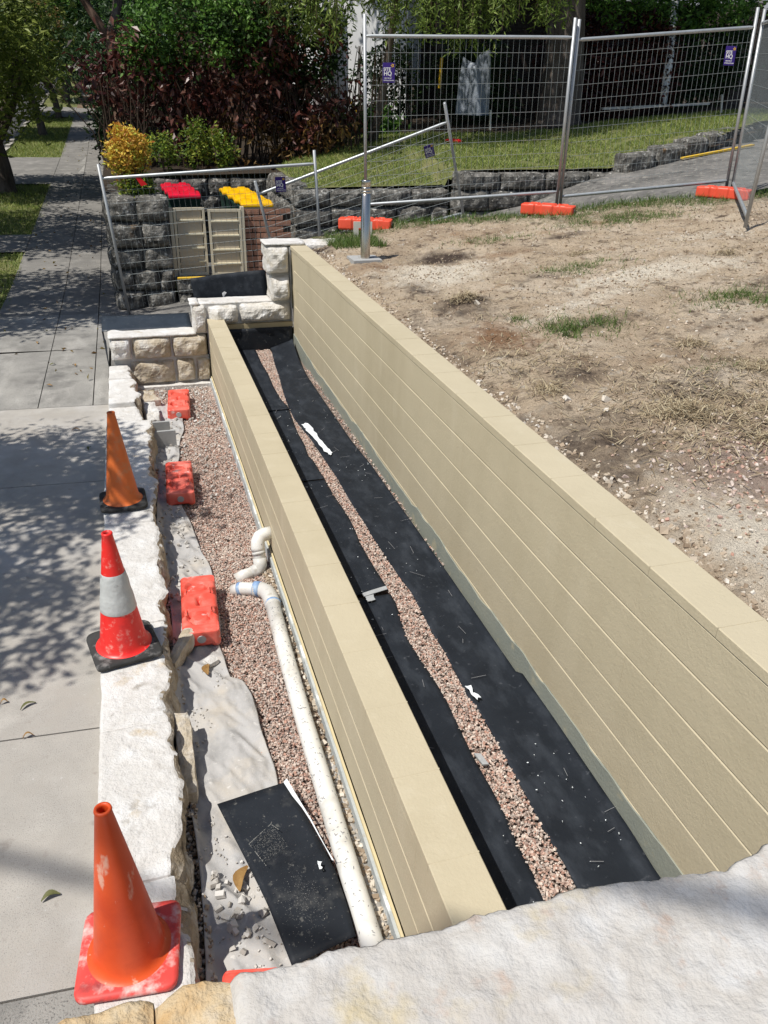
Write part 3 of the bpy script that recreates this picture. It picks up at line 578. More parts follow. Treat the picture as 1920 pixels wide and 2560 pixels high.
flat_poly('paint_smear', ragged([(1.385, 2.965), (1.41, 2.95), (1.405, 2.905), (1.425, 2.86), (1.40, 2.85), (1.39, 2.90)], 3, .006, 4), zm+.03, 'white_paint', 'small white paint dab on the membrane edge beside the gravel strip', 'paint smear')
flat_poly('tape_strip', ragged([(1.10, 3.935), (1.27, 3.985), (1.268, 3.945), (1.10, 3.90)], 2, .003, 3), zm+.02, 'tape', 'grey tape strip joining two membrane sheets in the trench', 'tape')
flat_poly('tape_scrap', ragged([(1.11, 3.895), (1.165, 3.905), (1.16, 3.85), (1.112, 3.845)], 2, .003, 5), zm+.02, 'tape', 'small grey tape scrap just below the tape strip', 'tape')
flat_poly('tape_scrap', [(1.243, 2.50), (1.272, 2.49), (1.283, 2.42), (1.255, 2.425)], zm+.035, 'tape', 'crumpled grey tape scrap on the gravel strip edge', 'tape', th=.008)

# small white flecks and pale scratches on the membranes
x, y = gx(420, .96, 1.70, 1.6, 8.8); k = ((x < fGL(y)-.02) | (x > fGR(y)+.03)) & (n2(x, y, 1.8, 91) > .5); x, y = x[k], y[k]
rubble('white_flecks', x, y, zm+.022+0*x, .0075, M['white_paint'], 'tiny white plaster flecks scattered over the black membranes', 'flecks', flat=.3)
V = []; F = []
for k in range(46):
    yy = RNG.uniform(1.8, 8.6); xx = RNG.uniform(1.42, 1.66) if k % 3 else RNG.uniform(.98, 1.2); a = RNG.normal()*.35+(.1 if k % 2 else 1.3); L = RNG.uniform(.03, .12); wq = .0009
    zz0 = zm+.020+(.02 if yy > 8.2 else 0); dx, dy = math.cos(a)*L, math.sin(a)*L; b = len(V)
    V += [(xx-dy/L*wq, yy+dx/L*wq, zz0), (xx+dy/L*wq, yy-dx/L*wq, zz0), (xx+dx+dy/L*wq, yy+dy-dx/L*wq, zz0), (xx+dx-dy/L*wq, yy+dy+dx/L*wq, zz0)]; F.append((b, b+1, b+2, b+3))
tag(MB().add(V, F).build('scratch_marks', M['fleck']), 'thin pale scratches on the black membranes', 'scratches', None, 'stuff')
# gravel stones
x, y = gx(30000, 1.2, 1.44, .9, 9.3); k = (x > fGL(y)-.004) & (x < fGR(y)+.004); x, y = x[k], y[k]
rubble('gravel_strip', x, y, ZT+.012+RNG.random(len(x))*.010, .0125, M['gravel'], 'pink and grey gravel strip between the two black membranes', 'gravel', rnd=np.clip(RNG.random(len(x)), 0, 1))
x, y = gx(900, 1.66, 1.72, 4.0, 8.5); k = x > fRO(y)-.005; x, y = x[k], y[k]
rubble('gravel_fringe', x, y, ZT+.012+RNG.random(len(x))*.008, .014, M['gravel'], 'thin line of gravel between the membrane and the tall wall', 'gravel')
FE = np.array([(.10,8.75),(.216,8.409),(.318,8.289),(.299,7.884),(.242,7.402),(.177,7.078),(.15,6.6),(.136,6.264),(.183,6.048),(.217,5.713),(.264,5.449),(.278,5.233),(.271,4.949),(.25,4.5),(.232,4.189),(.269,4.03),(.282,3.834),(.344,3.783),(.375,3.643),(.399,3.467),(.405,3.263),(.397,3.103),(.377,2.933),(.38,2.5),(.40,2.0),(.38,1.2),(.3,.6)])[::-1]
fFE = lambda y: np.interp(y, FE[:, 1], FE[:, 0])
x, y = gx(105000, -.1, X1-.01, 1.0, 9.3); k = (x > fFE(y)-.05) | (y > 8.6); x, y = x[k], y[k]
gr = np.clip(RNG.random(len(x))+(n2(x, y, 1.3, 3)-.5)*.5, 0, 1)
gsz = .0135+.0*y
rubble('gravel', x, y, ZG+.0+(n2(x, y, 3, 4)-.5)*.03+RNG.random(len(x))*.018, gsz, M['gravel'], 'pink and grey crushed gravel bed left of the low beige wall', 'gravel', rnd=gr)
# rubble chips on soil gap, fabric and gravel
x, y = gx(5200, -.16, -.01, 1.0, 9.2); rubble('rubble', x, y, ZG+.03+RNG.random(len(x))*.03+np.clip(-.06-x, 0, .1)*.6, .022, M['pebble'], 'sandy rubble in the gap behind the low sandstone wall', 'rubble')
x, y = gx(520, -.05, .65, 8.0, 9.25); x2, y2 = gx(150, .1, .7, 6.2, 7.9); x = np.concatenate([x, x2]); y = np.concatenate([y, y2])
rubble('stone_chips', x, y, ZG+.03+RNG.random(len(x))*.01, .026, M['chips'], 'pale sandstone chips scattered over the far end of the gravel', 'stone chips')
tag(grid('soil_gap', np.linspace(-.16, .06, 12), np.linspace(.6, 9.3, 160), lambda x, y: ZG+.015+np.clip(-.04-x, 0, .2)*.5+(n2(x, y, 7, 44)-.5)*.06, M['soil']), kind='structure')
x, y = gx(1500, X1-.10, X1-.01, 1.2, 5.0); rubble('footing_rubble', x, y, ZG+.02+RNG.random(len(x))*.025, .026, M['pebble'], 'brown broken rubble between the white pipe and the low beige wall', 'rubble')

# geotextile
def zfab(x, y):
    u = x-(-.06); e = fFE(y)-x
    wr = (n2(x*1.0+y*.35, y*.45-x*.6, 8, 61, 3)-.5)*.06-np.abs(n2(x*.9+y*.55, y*.3-x*.2, 9, 62, 2)-.5)*.11-np.abs(n2(x*.4-y*.5, y*.3+x, 7, 66, 2)-.5)*.06+.02
    return ZG+.045+wr*np.clip(e/.05, .25, 1)+np.clip(-.01-x, 0, .1)*1.0
fb = grid('geotextile_sheet', np.linspace(0, 1, 60), np.arange(.7, 8.72, .016), zfab, M['fabric'], xf=lambda u, y: (-.045+.02*np.sin(y*3.1))+(fFE(y)+.012*np.sin(y*9)-(-.045))*u)
tag(fb, 'wrinkled light grey geotextile cloth lying on the gravel behind the sandstone wall', 'fabric sheet'); s_ = fb.modifiers.new('t', 'SOLIDIFY'); s_.thickness = .004
x, y = gx(900, -.02, .36, 1.2, 4.6); k = (x < fFE(y)-.04) & (n2(x, y, 2.6, 77) > .5); x, y = x[k], y[k]
rubble('stone_chips', x, y, zfab(x, y)+.006, .012, M['chips'], 'pale chips scattered over the near part of the grey cloth', 'stone chips')
x, y = gx(46, .0, .24, 2.05, 2.5); rubble('stone_chips', x, y, zfab(x, y)+.014, .036, M['chips'], 'heap of larger pale chips on the cloth beside the black sheet', 'stone chips')
x, y = gx(220, .0, .3, 4.6, 8.2); k = (x < fFE(y)-.03); x, y = x[k], y[k]; rubble('stone_chips', x, y, zfab(x, y)+.008, .03, M['chips'], 'pale chips and dust on the far part of the grey cloth', 'stone chips')

# black sheet lying across cloth and pipe edge
SH = [(.088, 2.869), (.284, 2.896), (.43, 2.893), (.501, 2.587), (.548, 2.332), (.555, 2.157), (.55, 2.0), (.281, 1.967), (.233, 2.248), (.174, 2.51)]
n = 22; V = []; F = []
L0 = np.array([(.281, 1.967), (.233, 2.248), (.174, 2.51), (.088, 2.869)]); R0 = np.array([(.55, 2.0), (.553, 2.157), (.546, 2.332), (.501, 2.587), (.43, 2.893)])
for j in range(n+1):
    t = j/n; lx = np.interp(t, np.linspace(0, 1, 4), L0[:, 0]); ly = np.interp(t, np.linspace(0, 1, 4), L0[:, 1]); rx = np.interp(t, np.linspace(0, 1, 5), R0[:, 0]); ry = np.interp(t, np.linspace(0, 1, 5), R0[:, 1])
    for i in range(13):
        u = i/12; V.append((lx+(rx-lx)*u, ly+(ry-ly)*u, ZG+.078+.022*u*u+.012*math.sin(t*4+u*2)+(.012*math.sin(u*3.1)*t)))
F = [(j*13+i, j*13+i+1, (j+1)*13+i+1, (j+1)*13+i) for j in range(n) for i in range(12)]
bs = MB().add(V, F).build('black_sheet', M['membrane_dusty'], None, True); s_ = bs.modifiers.new('t', 'SOLIDIFY'); s_.thickness = .004
tag(bs, 'rectangular piece of dusty black membrane lying on the grey cloth beside the white pipe', 'membrane')
flat_poly('white_paint_mark', ragged([(.415, 2.86), (.430, 2.885), (.499, 2.60), (.545, 2.36), (.541, 2.36), (.491, 2.60)], 3, .003, 8), ZG+.128, 'white_paint', '', '', parent=bs)
flat_poly('white_paint_mark', ragged([(.475, 2.37), (.49, 2.375), (.487, 2.34), (.474, 2.34)], 3, .006, 9), ZG+.126, 'white_paint', '', '', parent=bs)

Vd = []; Fd = []
for (ax_, ay, bx_, by) in ((.20, 2.56, .315, 2.64), (.20, 2.56, .255, 2.42), (.315, 2.64, .34, 2.60)):
    for k in range(26):
        t = k/26; 
        if RNG.random() < .3: continue
        px_, py = ax_+(bx_-ax_)*t, ay+(by-ay)*t; w0 = .0016*RNG.random()+.0006; d_ = Vector((bx_-ax_, by-ay, 0)).normalized(); nx_, ny_ = -d_.y*w0, d_.x*w0; l_ = .006; b = len(Vd); z0 = ZG+.112+.006*t
        Vd += [(px_+nx_, py+ny_, z0), (px_-nx_, py-ny_, z0), (px_-nx_+d_.x*l_, py-ny_+d_.y*l_, z0), (px_+nx_+d_.x*l_, py+ny_+d_.y*l_, z0)]; Fd.append((b, b+1, b+2, b+3))
for k in range(900):
    t, u = RNG.random(), RNG.random(); px_, py = .20+.12*u+.05*t, 2.57+.06*u-.13*t
    if k > 480: px_, py = RNG.normal(.38, .05), RNG.normal(2.2, .08)
    w0 = RNG.uniform(.0004, .0011); b = len(Vd); z0 = ZG+.112; Vd += [(px_-w0, py-w0, z0), (px_+w0*1.6, py-w0, z0), (px_+w0, py+w0*1.4, z0), (px_-w0, py+w0, z0)]; Fd.append((b, b+1, b+2, b+3))
o = MB().add(Vd, Fd).build('dust_mark', M['chalk'], bs); o['kind'] = 'stuff'
# ------------------------------------------------------------------ pipes
pp = empty('drain_pipe', 'long white PVC drain pipe lying on the gravel along the low beige wall', 'pipe', (.61, 3.2, ZG))
def pch(name, pts, r, m, n=20): o = MB().tube(pts, r, n).build(name, M[m], pp, True); o.location = -pp.location; return o
zc = ZG+.075
pch('pipe', [(.632, 4.52, zc), (.618, 4.0, zc), (.609, 3.347, zc), (.608, 2.459, zc), (.612, 1.6, zc), (.62, .9, zc)], .049, 'pvc', 28)
el = [(.632, 4.46, zc), (.632, 4.56, zc), (.622, 4.64, zc-.003), (.590, 4.69, zc-.008), (.545, 4.715, zc-.012)]
pch('elbow', el, .054, 'pvc_grey', 24); pch('short_pipe', [(.60, 4.685, zc-.005), (.455, 4.775, zc-.03), (.41, 4.80, zc-.06)], .046, 'pvc', 20)
pch('glue_band', [(.585, 4.694, zc-.007), (.545, 4.718, zc-.012)], .0552, 'blue_glue', 24); pch('glue_band', [(.633, 4.47, zc), (.634, 4.49, zc)], .0552, 'blue_glue', 24); pch('glue_band', [(.465, 4.769, zc-.028), (.445, 4.781, zc-.036)], .048, 'blue_glue', 20)
Vm = []; Fm = []
for k in range(260):
    yy = RNG.uniform(1.0, 4.4); xx = float(np.interp(yy, [.9, 1.6, 2.459, 3.347, 4.0, 4.52], [.62, .612, .608, .609, .618, .632])); th = R(90)+RNG.normal()*.75; ln = RNG.uniform(.005, .012); wd_ = RNG.uniform(.0012, .0032); an = RNG.normal()*.5+(.9 if k % 3 else -.4)
    q = []
    for du, dv in ((-ln, -wd_), (ln*.3, -wd_), (ln, wd_), (-ln*.4, wd_)):
        dy = du*math.sin(an)+dv*math.cos(an); ds = du*math.cos(an)-dv*math.sin(an); t2 = th+ds/.052; q.append((xx+.0498*math.cos(t2), yy+dy, zc+.0498*math.sin(t2)))
    b = len(Vm); Vm += q; Fm.append((b, b+1, b+2, b+3))
o = MB().add(Vm, Fm).build('print_flecks', M['fleck'], pp); o.location = -pp.location; o['kind'] = 'stuff'
dp = empty('outlet_pipe', 'short white PVC outlet bending down from the low beige wall into the gravel', 'pipe', (.66, 5.1, ZG))
def dch(name, pts, r, m, n=20): o = MB().tube(pts, r, n).build(name, M[m], dp, True); o.location = -dp.location; return o
dch('upper_elbow', [(.735, 5.12, -2.86), (.68, 5.11, -2.86), (.648, 5.09, -2.866), (.630, 5.07, -2.89), (.626, 5.05, -2.93), (.626, 5.045, -2.95)], .050, 'pvc')
dch('down_pipe', [(.626, 5.045, -2.93), (.63, 5.02, -3.02)], .044, 'pvc')
dch('collar', [(.626, 5.04, -2.955), (.628, 5.03, -2.975)], .049, 'pvc_grey')
dch('lower_elbow', [(.629, 5.02, -3.0), (.63, 5.0, -3.045), (.61, 4.985, -3.075), (.57, 4.98, -3.09)], .049, 'pvc_grey'); dch('end_pipe', [(.59, 4.98, -3.085), (.50, 4.97, -3.10), (.45, 4.965, -3.12)], .043, 'pvc')

# ------------------------------------------------------------------ orange fence feet
def foot_mesh():
    W, D, H = .225, .66, .14
    V, F = rbox(W, D, H, .011, .026, .0015, 20, 3); V = V.copy()
    x, y, z = V[:, 0], V[:, 1], V[:, 2]; top = z > H/2-.012
    dep = np.zeros(len(V))
    for s in (-1, 1):
        yy = (y*s-.175); e = np.sqrt((x/.066)**2+(yy/.058)**2); ring = np.clip(1-np.abs(e-1)/.28, 0, 1)*(yy > -.05)
        dep = np.maximum(dep, np.clip(ring*1.6, 0, 1)*.034); dep = np.maximum(dep, np.clip(1-np.maximum(np.abs(x)/.05, np.abs(yy+.005)/.05), 0, .25)*4*.008)
    plate = (np.abs(x) < .075) & (np.abs(y) < .085); dep -= plate*.012; dep += (np.abs(y) > .235)*.012+.016*(np.abs(np.abs(y)-.105) < .011)
    slot = np.clip(1-np.abs(x)/.016, 0, 1)*(np.abs(y) < .04)+np.clip(1-np.hypot(x, np.abs(y)-.036)/.02, 0, 1); dep = np.maximum(dep, np.clip(slot, 0, 1)*.05)
    waist = np.clip(1-np.abs(np.abs(y)-.02)/.12, 0, 1); V[:, 2] -= np.where(top, dep, 0)
    V[:, 0] *= 1-.05*np.clip((H/2-z)/H, 0, 1)*-1
    low = (z < -H/2+.02) & (np.abs(x) < .06); V[:, 2] = np.where(low, V[:, 2]+.03, V[:, 2])
    V[:, 0] -= np.sign(V[:, 0])*(np.abs(V[:, 0]) > W/2-.03)*.016*(np.abs(np.abs(V[:, 1])-.12) < .045)
    return nmesh('foot_body', V, F, smooth=True)
FM = foot_mesh(); FM.materials.append(M['orange_plastic']); FD = FM.copy(); FD.materials.clear(); FD.materials.append(M['orange_dusty'])
dm = MB().lathe([(0, .004), (.026, .004), (.028, 0)], 20); DM = bpy.data.meshes.new('filler_cap'); DM.from_pydata(dm.V, [], dm.F); DM.materials.append(M['galv_dull'])
def foot(x, y, z, rz, label, dusty, tilt=(0, 0), group='orange-red plastic fence feet'):
    t = empty('orange_ballast_block', label, 'fence foot', (x, y, z), group); t.rotation_euler = (tilt[0], tilt[1], rz)
    link('foot_body', FD if dusty else FM, None, t, (0, 0, .07)); link('filler_cap', DM, None, t, (0, -.331, .07), (R(90), 0, 0)); return t
foot(.295, 8.53, ZG+.02, R(-4), 'orange-red fence foot farthest along the gravel bed, near the tan rock-faced stones', True)
foot(.165, 6.50, ZG+.03, R(-2.5), 'dusty orange-red fence foot lying between the grey concrete block and the white outlet pipe', True)
foot(.155, 4.49, ZG+.04, R(-3), 'orange-red fence foot beside the drain pipe elbow, with shattered white chips on its far end', True)
foot(.06, 1.605, ZG+.06, R(-12), 'dusty red fence foot peeking out behind the foreground stone', True)
foot(2.83, 10.15, zt(2.8)-.0, R(67), 'orange-red fence foot standing behind the stainless steel bollard', False)
foot(5.08, 9.66, -1.31, R(52), 'orange-red fence foot under the middle pair of fence posts, in green grass', False)
foot(7.36, 9.28, -1.09, R(38), 'orange-red fence foot under the right pair of fence posts by the driveway', False)

# ------------------------------------------------------------------ low sandstone wall along the path
sw = empty('sandstone_path_wall', 'low whitish sandstone wall between the footpath and the gravel bed, carrying three cones', 'wall', (-.27, 5, -3.2))
IN = np.array([(2.0, -.10), (2.4, -.105), (2.9, -.112), (3.3, -.12), (3.7, -.10), (4.2, -.085), (4.7, -.082), (5.3, -.08), (6.3, -.10), (6.7, -.045), (7.2, -.03), (7.7, -.12), (8.4, -.135), (9.4, -.2)])
cuts = [.75, 1.62, 2.35, 3.28, 4.18, 4.85, 5.5, 6.18, 7.0, 7.62, 8.05, 8.5, 8.85, 9.32]
for i, (a, b) in enumerate(zip(cuts[:-1], cuts[1:])):
    ins = float(np.interp((a+b)/2, IN[:, 0], IN[:, 1])); x0 = -.425 if i < 9 else -.40; zt_ = -2.85+(.0 if i % 2 else .010)+(.04 if b > 8.4 else 0)
    V, F = rbox(ins-x0+.01, b-a+.004, .36, .017, .014, .010, 7, 100+i, {'x+': .035}, 4); V = V.copy()
    ed = V[:, 0] > 0; V[:, 0] += np.where(ed, (fbm(np.stack([V[:, 1]*5+a*5, V[:, 2]*6, V[:, 0]*0], 1), 55, 4)-.5)*.12, 0); V[:, 2] += (fbm(np.stack([V[:, 0]*30, V[:, 1]*30, V[:, 2]*30], 1), 56, 3)-.5)*.010
    V[:, 2] = np.where(V[:, 2] > .1, V[:, 2]*.8+.036, V[:, 2])
    o = link('stone', nmesh('stone', V, F, smooth=False), M['white_stone'], sw, Vector(((x0+ins)/2, (a+b)/2, zt_-.18))-sw.location)
    o.data.materials.append(M['broken_face']); nn = np.zeros(len(F)*3); o.data.polygons.foreach_get('normal', nn); nn = nn.reshape(-1, 3)
    o.data.polygons.foreach_set('material_index', ((nn[:, 0] > .45) & (nn[:, 2] < .8)).astype(np.int32))
o = MB().box(-.415, -.2, .8, 9.3, -3.25, -2.9).build('mortar_core', M['mortar'], sw); o.location = -sw.location
# loose rocks and slabs
for i, (x, y, z, s, rz, m, lab) in enumerate([(-.005, 8.22, -3.03, (.13, .42, .14), .1, 'white_stone', 'pale loose stone lying beside the far end of the low sandstone wall'),
    (-.02, 8.72, -3.03, (.2, .26, .12), .3, 'tan_stone', 'tan loose rock in the far corner of the gravel bed'),
    (.005, 4.10, -3.03, (.075, .30, .11), -.5, 'tan_stone', 'thin tan rock slab leaning beside the dusty fence foot'),
    (-.035, 3.17, -3.0, (.085, .52, .10), .02, 'tan_stone', 'long tan rock slab standing in the soil gap by the grey cloth'),
    (.17, 3.98, -3.06, (.08, .07, .05), .7, 'white_stone', 'small angular white stone on the cloth by the brown leaf')]):
    tag(stone('loose_rock', (x, y, z), s, M[m], None, .03, .02, .02, 14, 200+i, rot=(.15, .1, rz)), lab, 'rock')
# concrete block (broken, L shaped)
cb = empty('concrete_block', 'broken grey concrete block standing on the cloth below the first orange fence foot', 'concrete block', (.06, 7.55, ZG+.02))
for nm, b in (('rear_web', (-.10, .10, .16, .19, 0, .19)), ('front_web', (-.06, .14, -.12, -.09, 0, .20)), ('side_shell', (-.10, -.07, -.12, .16, 0, .19))): MB().box(*b).build(nm, M['concrete_block'], cb)
tag(stone('concrete_spacer', (.07, 7.43, ZG+.24), (.01, .01, .01), M['concrete_block']), 'tiny grey chip on the broken concrete block', 'chip') if False else None

# ------------------------------------------------------------------ foreground stone and the wall under it
fw_ = empty('sandstone_end_wall', 'near sandstone wall with a broad whitish capstone and an ochre stone, bottom of the picture', 'wall', (.6, .6, -3))
ED = np.array([(.0, 1.0), (.06, 1.005), (.12, 1.003), (.3, 1.003), (.62, 1.0), (.8, 1.005), (.955, .995), (1.03, .985), (1.09, .962), (1.16, .965), (1.27, .985), (1.6, 1.0), (2.4, 1.02)])
def capstone(name, x0, x1, y0, edge, ztop, m, seed, res=.011):
    xs = np.arange(x0, x1+.001, res); n2_ = int(.62/res)
    us = np.linspace(0, 1, n2_)
    X, U = np.meshgrid(xs, us); x = X.ravel(); u = U.ravel(); yf = edge(x)+(fbm(np.stack([x*9, 0*x, 0*x], 1), seed, 3)-.5)*.03+(fbm(np.stack([x*45, 0*x, 0*x], 1), seed, 3)-.5)*.014
    y = y0+(yf-y0)*u
    lump = (fbm(np.stack([x*3, y*3, 0*x], 1), seed, 4)-.5)*.026+(fbm(np.stack([x*17, y*17, 0*x], 1), seed+1, 3)-.5)*(.014 if 'cap' in name else .03)
    ex = np.minimum(np.clip((x-x0)/.02, 0, 1), np.clip((x1-x)/.02, 0, 1)); ey = np.clip((1-u)*(yf-y0)/.012, 0, 1)
    z = ztop+lump-(1-ex)**2*.018-(1-ey)**2*.014
    V = np.stack([x, y, z], 1); nx = len(xs); i = np.arange((n2_-1)*(nx-1)); j = i//(nx-1)*nx+i % (nx-1)
    F = np.stack([j, j+1, j+1+nx, j+nx], 1); o0 = len(V)
    # skirt: rough front face going down
    rowsN = 10; last = (n2_-1)*nx+np.arange(nx); prev = last; VV = [V]; FF = [F]; base = V[last]; cnt = o0
    for r_ in range(1, rowsN+1):
        q = base.copy(); q[:, 2] -= r_*.028; q[:, 1] += (fbm(np.stack([q[:, 0]*7, q[:, 2]*7, 0*q[:, 0]], 1), seed+3, 3)-.55)*.07-.004
        VV.append(q); idx = cnt+np.arange(nx); cnt += nx; FF.append(np.stack([prev[:-1], prev[1:], idx[1:], idx[:-1]], 1)); prev = idx
    for side in (0, nx-1):
        col = np.arange(n2_)*nx+side; q = V[col].copy(); q[:, 2] -= .28; VV.append(q); idx = cnt+np.arange(n2_); cnt += n2_
        FF.append(np.stack([col[:-1], col[1:], idx[1:], idx[:-1]], 1))
    o = link(name, nmesh(name, np.concatenate(VV), np.concatenate(FF), smooth=True), M[m], fw_); o.location = -fw_.location; return o
capstone('capstone', .02, 1.62, .35, lambda x: np.interp(x, ED[:, 0], ED[:, 1]), -1.54, 'fore_stone', 5)
capstone('capstone', 1.63, 2.6, .35, lambda x: np.interp(x, ED[:, 0], ED[:, 1]), -1.52, 'fore_stone', 15, .02)
capstone('ochre_stone', -.125, .045, .4, lambda x: 1.012+.022*np.sin((x+.125)*19), -1.556, 'yellow_stone', 25, .008)
capstone('ochre_stone', -.37, -.128, .35, lambda x: 1.045+.014*np.sin(x*20)+.06*(x+.13), -1.585, 'yellow_stone', 35, .008)
for i, (a, b, z0, z1) in enumerate([(-.42, .2, -2.2, -1.86), (.2, .9, -2.2, -1.84), (.9, 1.7, -2.2, -1.84), (-.42, .05, -2.6, -2.2), (.05, .72, -2.6, -2.2), (-.42, .3, -3.1, -2.6), (.3, .72, -3.1, -2.6), (.92, 1.7, -2.75, -2.2)]):
    o = stone('stone', ((a+b)/2, .62, (z0+z1)/2), (b-a-.012, .5, z1-z0-.012), M['pale_face'], fw_, .06, .03, .012, 9, 300+i, {'y+': .03}); o.location -= fw_.location

# ------------------------------------------------------------------ traffic cones
def lathe_obj(name, prof, m, parent, n=40): return MB().lathe(prof, n).build(name, M[m], parent, True)
def cone(x, y, z, label, body, basem, band=None, rz=0, tilt=(0, 0), rb=.128, rt_=.026, H=.745, bw=.36, bend=0, soft=.0):
    t = empty('traffic_cone', label, 'traffic cone', (x, y, z), 'traffic cones'); t.rotation_euler = (tilt[0], tilt[1], rz)
    V, F = rbox(bw, bw, .028, .02, .012, 0); V = V.copy(); q = np.abs(V[:, :2]); cr = .05
    inn = np.clip(q, 0, bw/2-cr); d = q-inn; L = np.linalg.norm(d, axis=1); f = np.where(L > cr, cr/np.maximum(L, 1e-6), 1)
    V[:, :2] = np.sign(V[:, :2])*(inn+d*f[:, None]); V[:, 2] += .014
    if bend: V[:, 2] -= bend*(np.clip(np.abs(V[:, 0])-.12, 0, 1))**1.2
    link('base', nmesh('base', V, F, smooth=True), M[basem], t)
    seg = lambda h: rb+(rt_-rb)*(h-.03)/(H-.03)
    prof = [(rb+.022, .028), (rb+.008, .034), (rb, .05)]+[(seg(h), h) for h in np.linspace(.06, H-.015, 14)]+[(rt_+.004, H-.008), (rt_+.002, H), (rt_-.006, H+.001), (rt_-.009, H-.01), (rt_-.004, H-.05), (.03, H-.12), (.05, .3)]
    lathe_obj('cone_body', prof, body, t)
    if band:
        pr = [(seg(band[0])+.0015, band[0])]+[(seg(h)+.004+.0012*math.sin(h*60), h) for h in np.linspace(band[0]+.003, band[1]-.003, 12)]+[(seg(band[1])+.001, band[1])]
        lathe_obj('reflective_sleeve', pr, 'reflective', t, 56)
    return t
cone(-.302, 2.05, -2.842, 'orange-red traffic cone on a square red base, nearest the camera', 'cone_red', 'cone_base_red', rz=R(-6))
cone(-.30, 3.96, -2.835, 'bright red traffic cone with a grey reflective sleeve on a black rubber base', 'cone_bright', 'rubber', band=(.27, .505), rz=R(12), bend=.25, bw=.37, rb=.132)
cone(-.285, 5.83, -2.825, 'faded orange traffic cone without a band on a black rubber base', 'cone_orange', 'rubber', rz=R(3), bend=.1, bw=.345, rb=.125, H=.73)

# ------------------------------------------------------------------ fallen leaves
def fleaf(x, y, z, L, W, rz, m, label, curl=.02, tilt=0):
    n = 6; V = []; F = []
    for i in range(n+1):
        t = i/n; wv = W*math.sin(math.pi*min(1, t*.92+.04))**.8; zz = curl*math.sin(math.pi*t); yb = L*.18*math.sin(math.pi*t)
        V += [(t*L-L/2, yb-wv/2, zz+.006), (t*L-L/2, yb, zz), (t*L-L/2, yb+wv/2, zz+.006)]
    for i in range(n): b = i*3; F += [(b, b+1, b+4, b+3), (b+1, b+2, b+5, b+4)]
    o = MB().add(V, F).build('fallen_leaf', M[m], None, True, (x, y, z), (tilt, 0, rz)); return tag(o, label, 'leaf', 'fallen leaves')
fleaf(-.81, 3.70, -2.945, .085, .02, .5, 'leaf_fallen_green', 'curved green-brown leaf on the pale path left of the second cone', .012)
fleaf(-.935, 3.76, -2.945, .04, .018, .1, 'leaf_fallen', 'small orange leaf at the left picture edge on the path')
fleaf(-.79, 3.455, -2.945, .055, .014, .2, 'leaf_fallen', 'thin brown leaf lying on the path joint')
fleaf(.155, 2.42, ZG+.068, .13, .05, 1.15, 'leaf_fallen', 'large brown leaf on the cloth beside the black sheet', .008)
fleaf(.15, 3.9, ZG+.075, .10, .045, 1.4, 'leaf_fallen', 'brown leaf on the cloth below the dusty fence foot', .008)
for k, (x, y, l) in enumerate([(-.72, 7.75, 'brown leaf on the pale path above the far cone'), (-.58, 7.25, 'green leaf on the pale path just left of the orange cone tip'), (-1.05, 9.2, 'red-brown leaf on a dark path joint'), (-1.07, 10.0, 'brown leaf on the long path joint'), (-.82, 9.9, 'small tan leaf in the middle path strip'), (-.62, 2.45, 'tiny red leaf on the path beside the front cone'), (-1.3, 11.0, 'orange leaf on the old left slab')]):
    fleaf(x, y, -2.944, .075, .028, k*1.3, ['leaf_fallen', 'leaf_fallen_green'][k % 2], l, .015)
x, y = gx(200, -2.0, -.45, 8.6, 40); z_ = zp(y)+.01; o = leaves('leaf_litter', np.stack([x, y, z_], 1), .06, M['leaf_brown'], aspect=.5, droop=0, kind='stuff'); tag(o, 'scattered dry leaf litter along the old path', 'leaf litter')

# ------------------------------------------------------------------ black membranes draped on the cross wall
n = 14
bm = grid('black_membrane', np.linspace(-.44, .57, 16), np.linspace(0, 1, 8), lambda x, y: -2.475+.075*y+(n2(x, y, 3, 8)-.5)*.015, M['membrane_sky_sheen']); me = bm.data
co = np.zeros(len(me.vertices)*3); me.vertices.foreach_get('co', co); co = co.reshape(-1, 3); co[:, 1] = 9.60+co[:, 1]*.40; me.vertices.foreach_set('co', co.ravel()); me.update()
s_ = bm.modifiers.new('t', 'SOLIDIFY'); s_.thickness = .004; tag(bm, 'black membrane draped flat over the left end of the far sandstone wall', 'membrane')
fl = MB().add([(-.442, 9.62, -2.48), (-.442, 9.98, -2.42), (-.40, 9.45, -2.93), (-.405, 9.36, -2.90), (-.40, 9.45, -2.55)], [(0, 1, 2, 3), (0, 3, 4)]).build('hanging_flap', M['membrane'], bm)
bm2 = MB(); V = []; F = []
for j in range(7):
    for i in range(11):
        u = i/10; v = j/6; V.append((.62+u*.88+.01*math.sin(v*5), 9.70+.06*math.sin(u*3)+.05*v, -2.25+v*(.30+.07*u)+.0))
F = [(j*11+i, j*11+i+1, (j+1)*11+i+1, (j+1)*11+i) for j in range(6) for i in range(10)]
o = bm2.add(V, F).build('black_membrane', M['membrane'], None, True); s_ = o.modifiers.new('t', 'SOLIDIFY'); s_.thickness = .004
tag(o, 'black membrane standing upright behind the stepped sandstone wall, below the cream gates', 'membrane')
flat = MB().add([(.955, 9.695, -2.12), (.985, 9.695, -2.10), (1.01, 9.695, -2.115), (.985, 9.70, -2.15), (.97, 9.70, -2.20)], [(0, 1, 2, 3, 4)]).build('paint_mark', M['sign_white'], o)

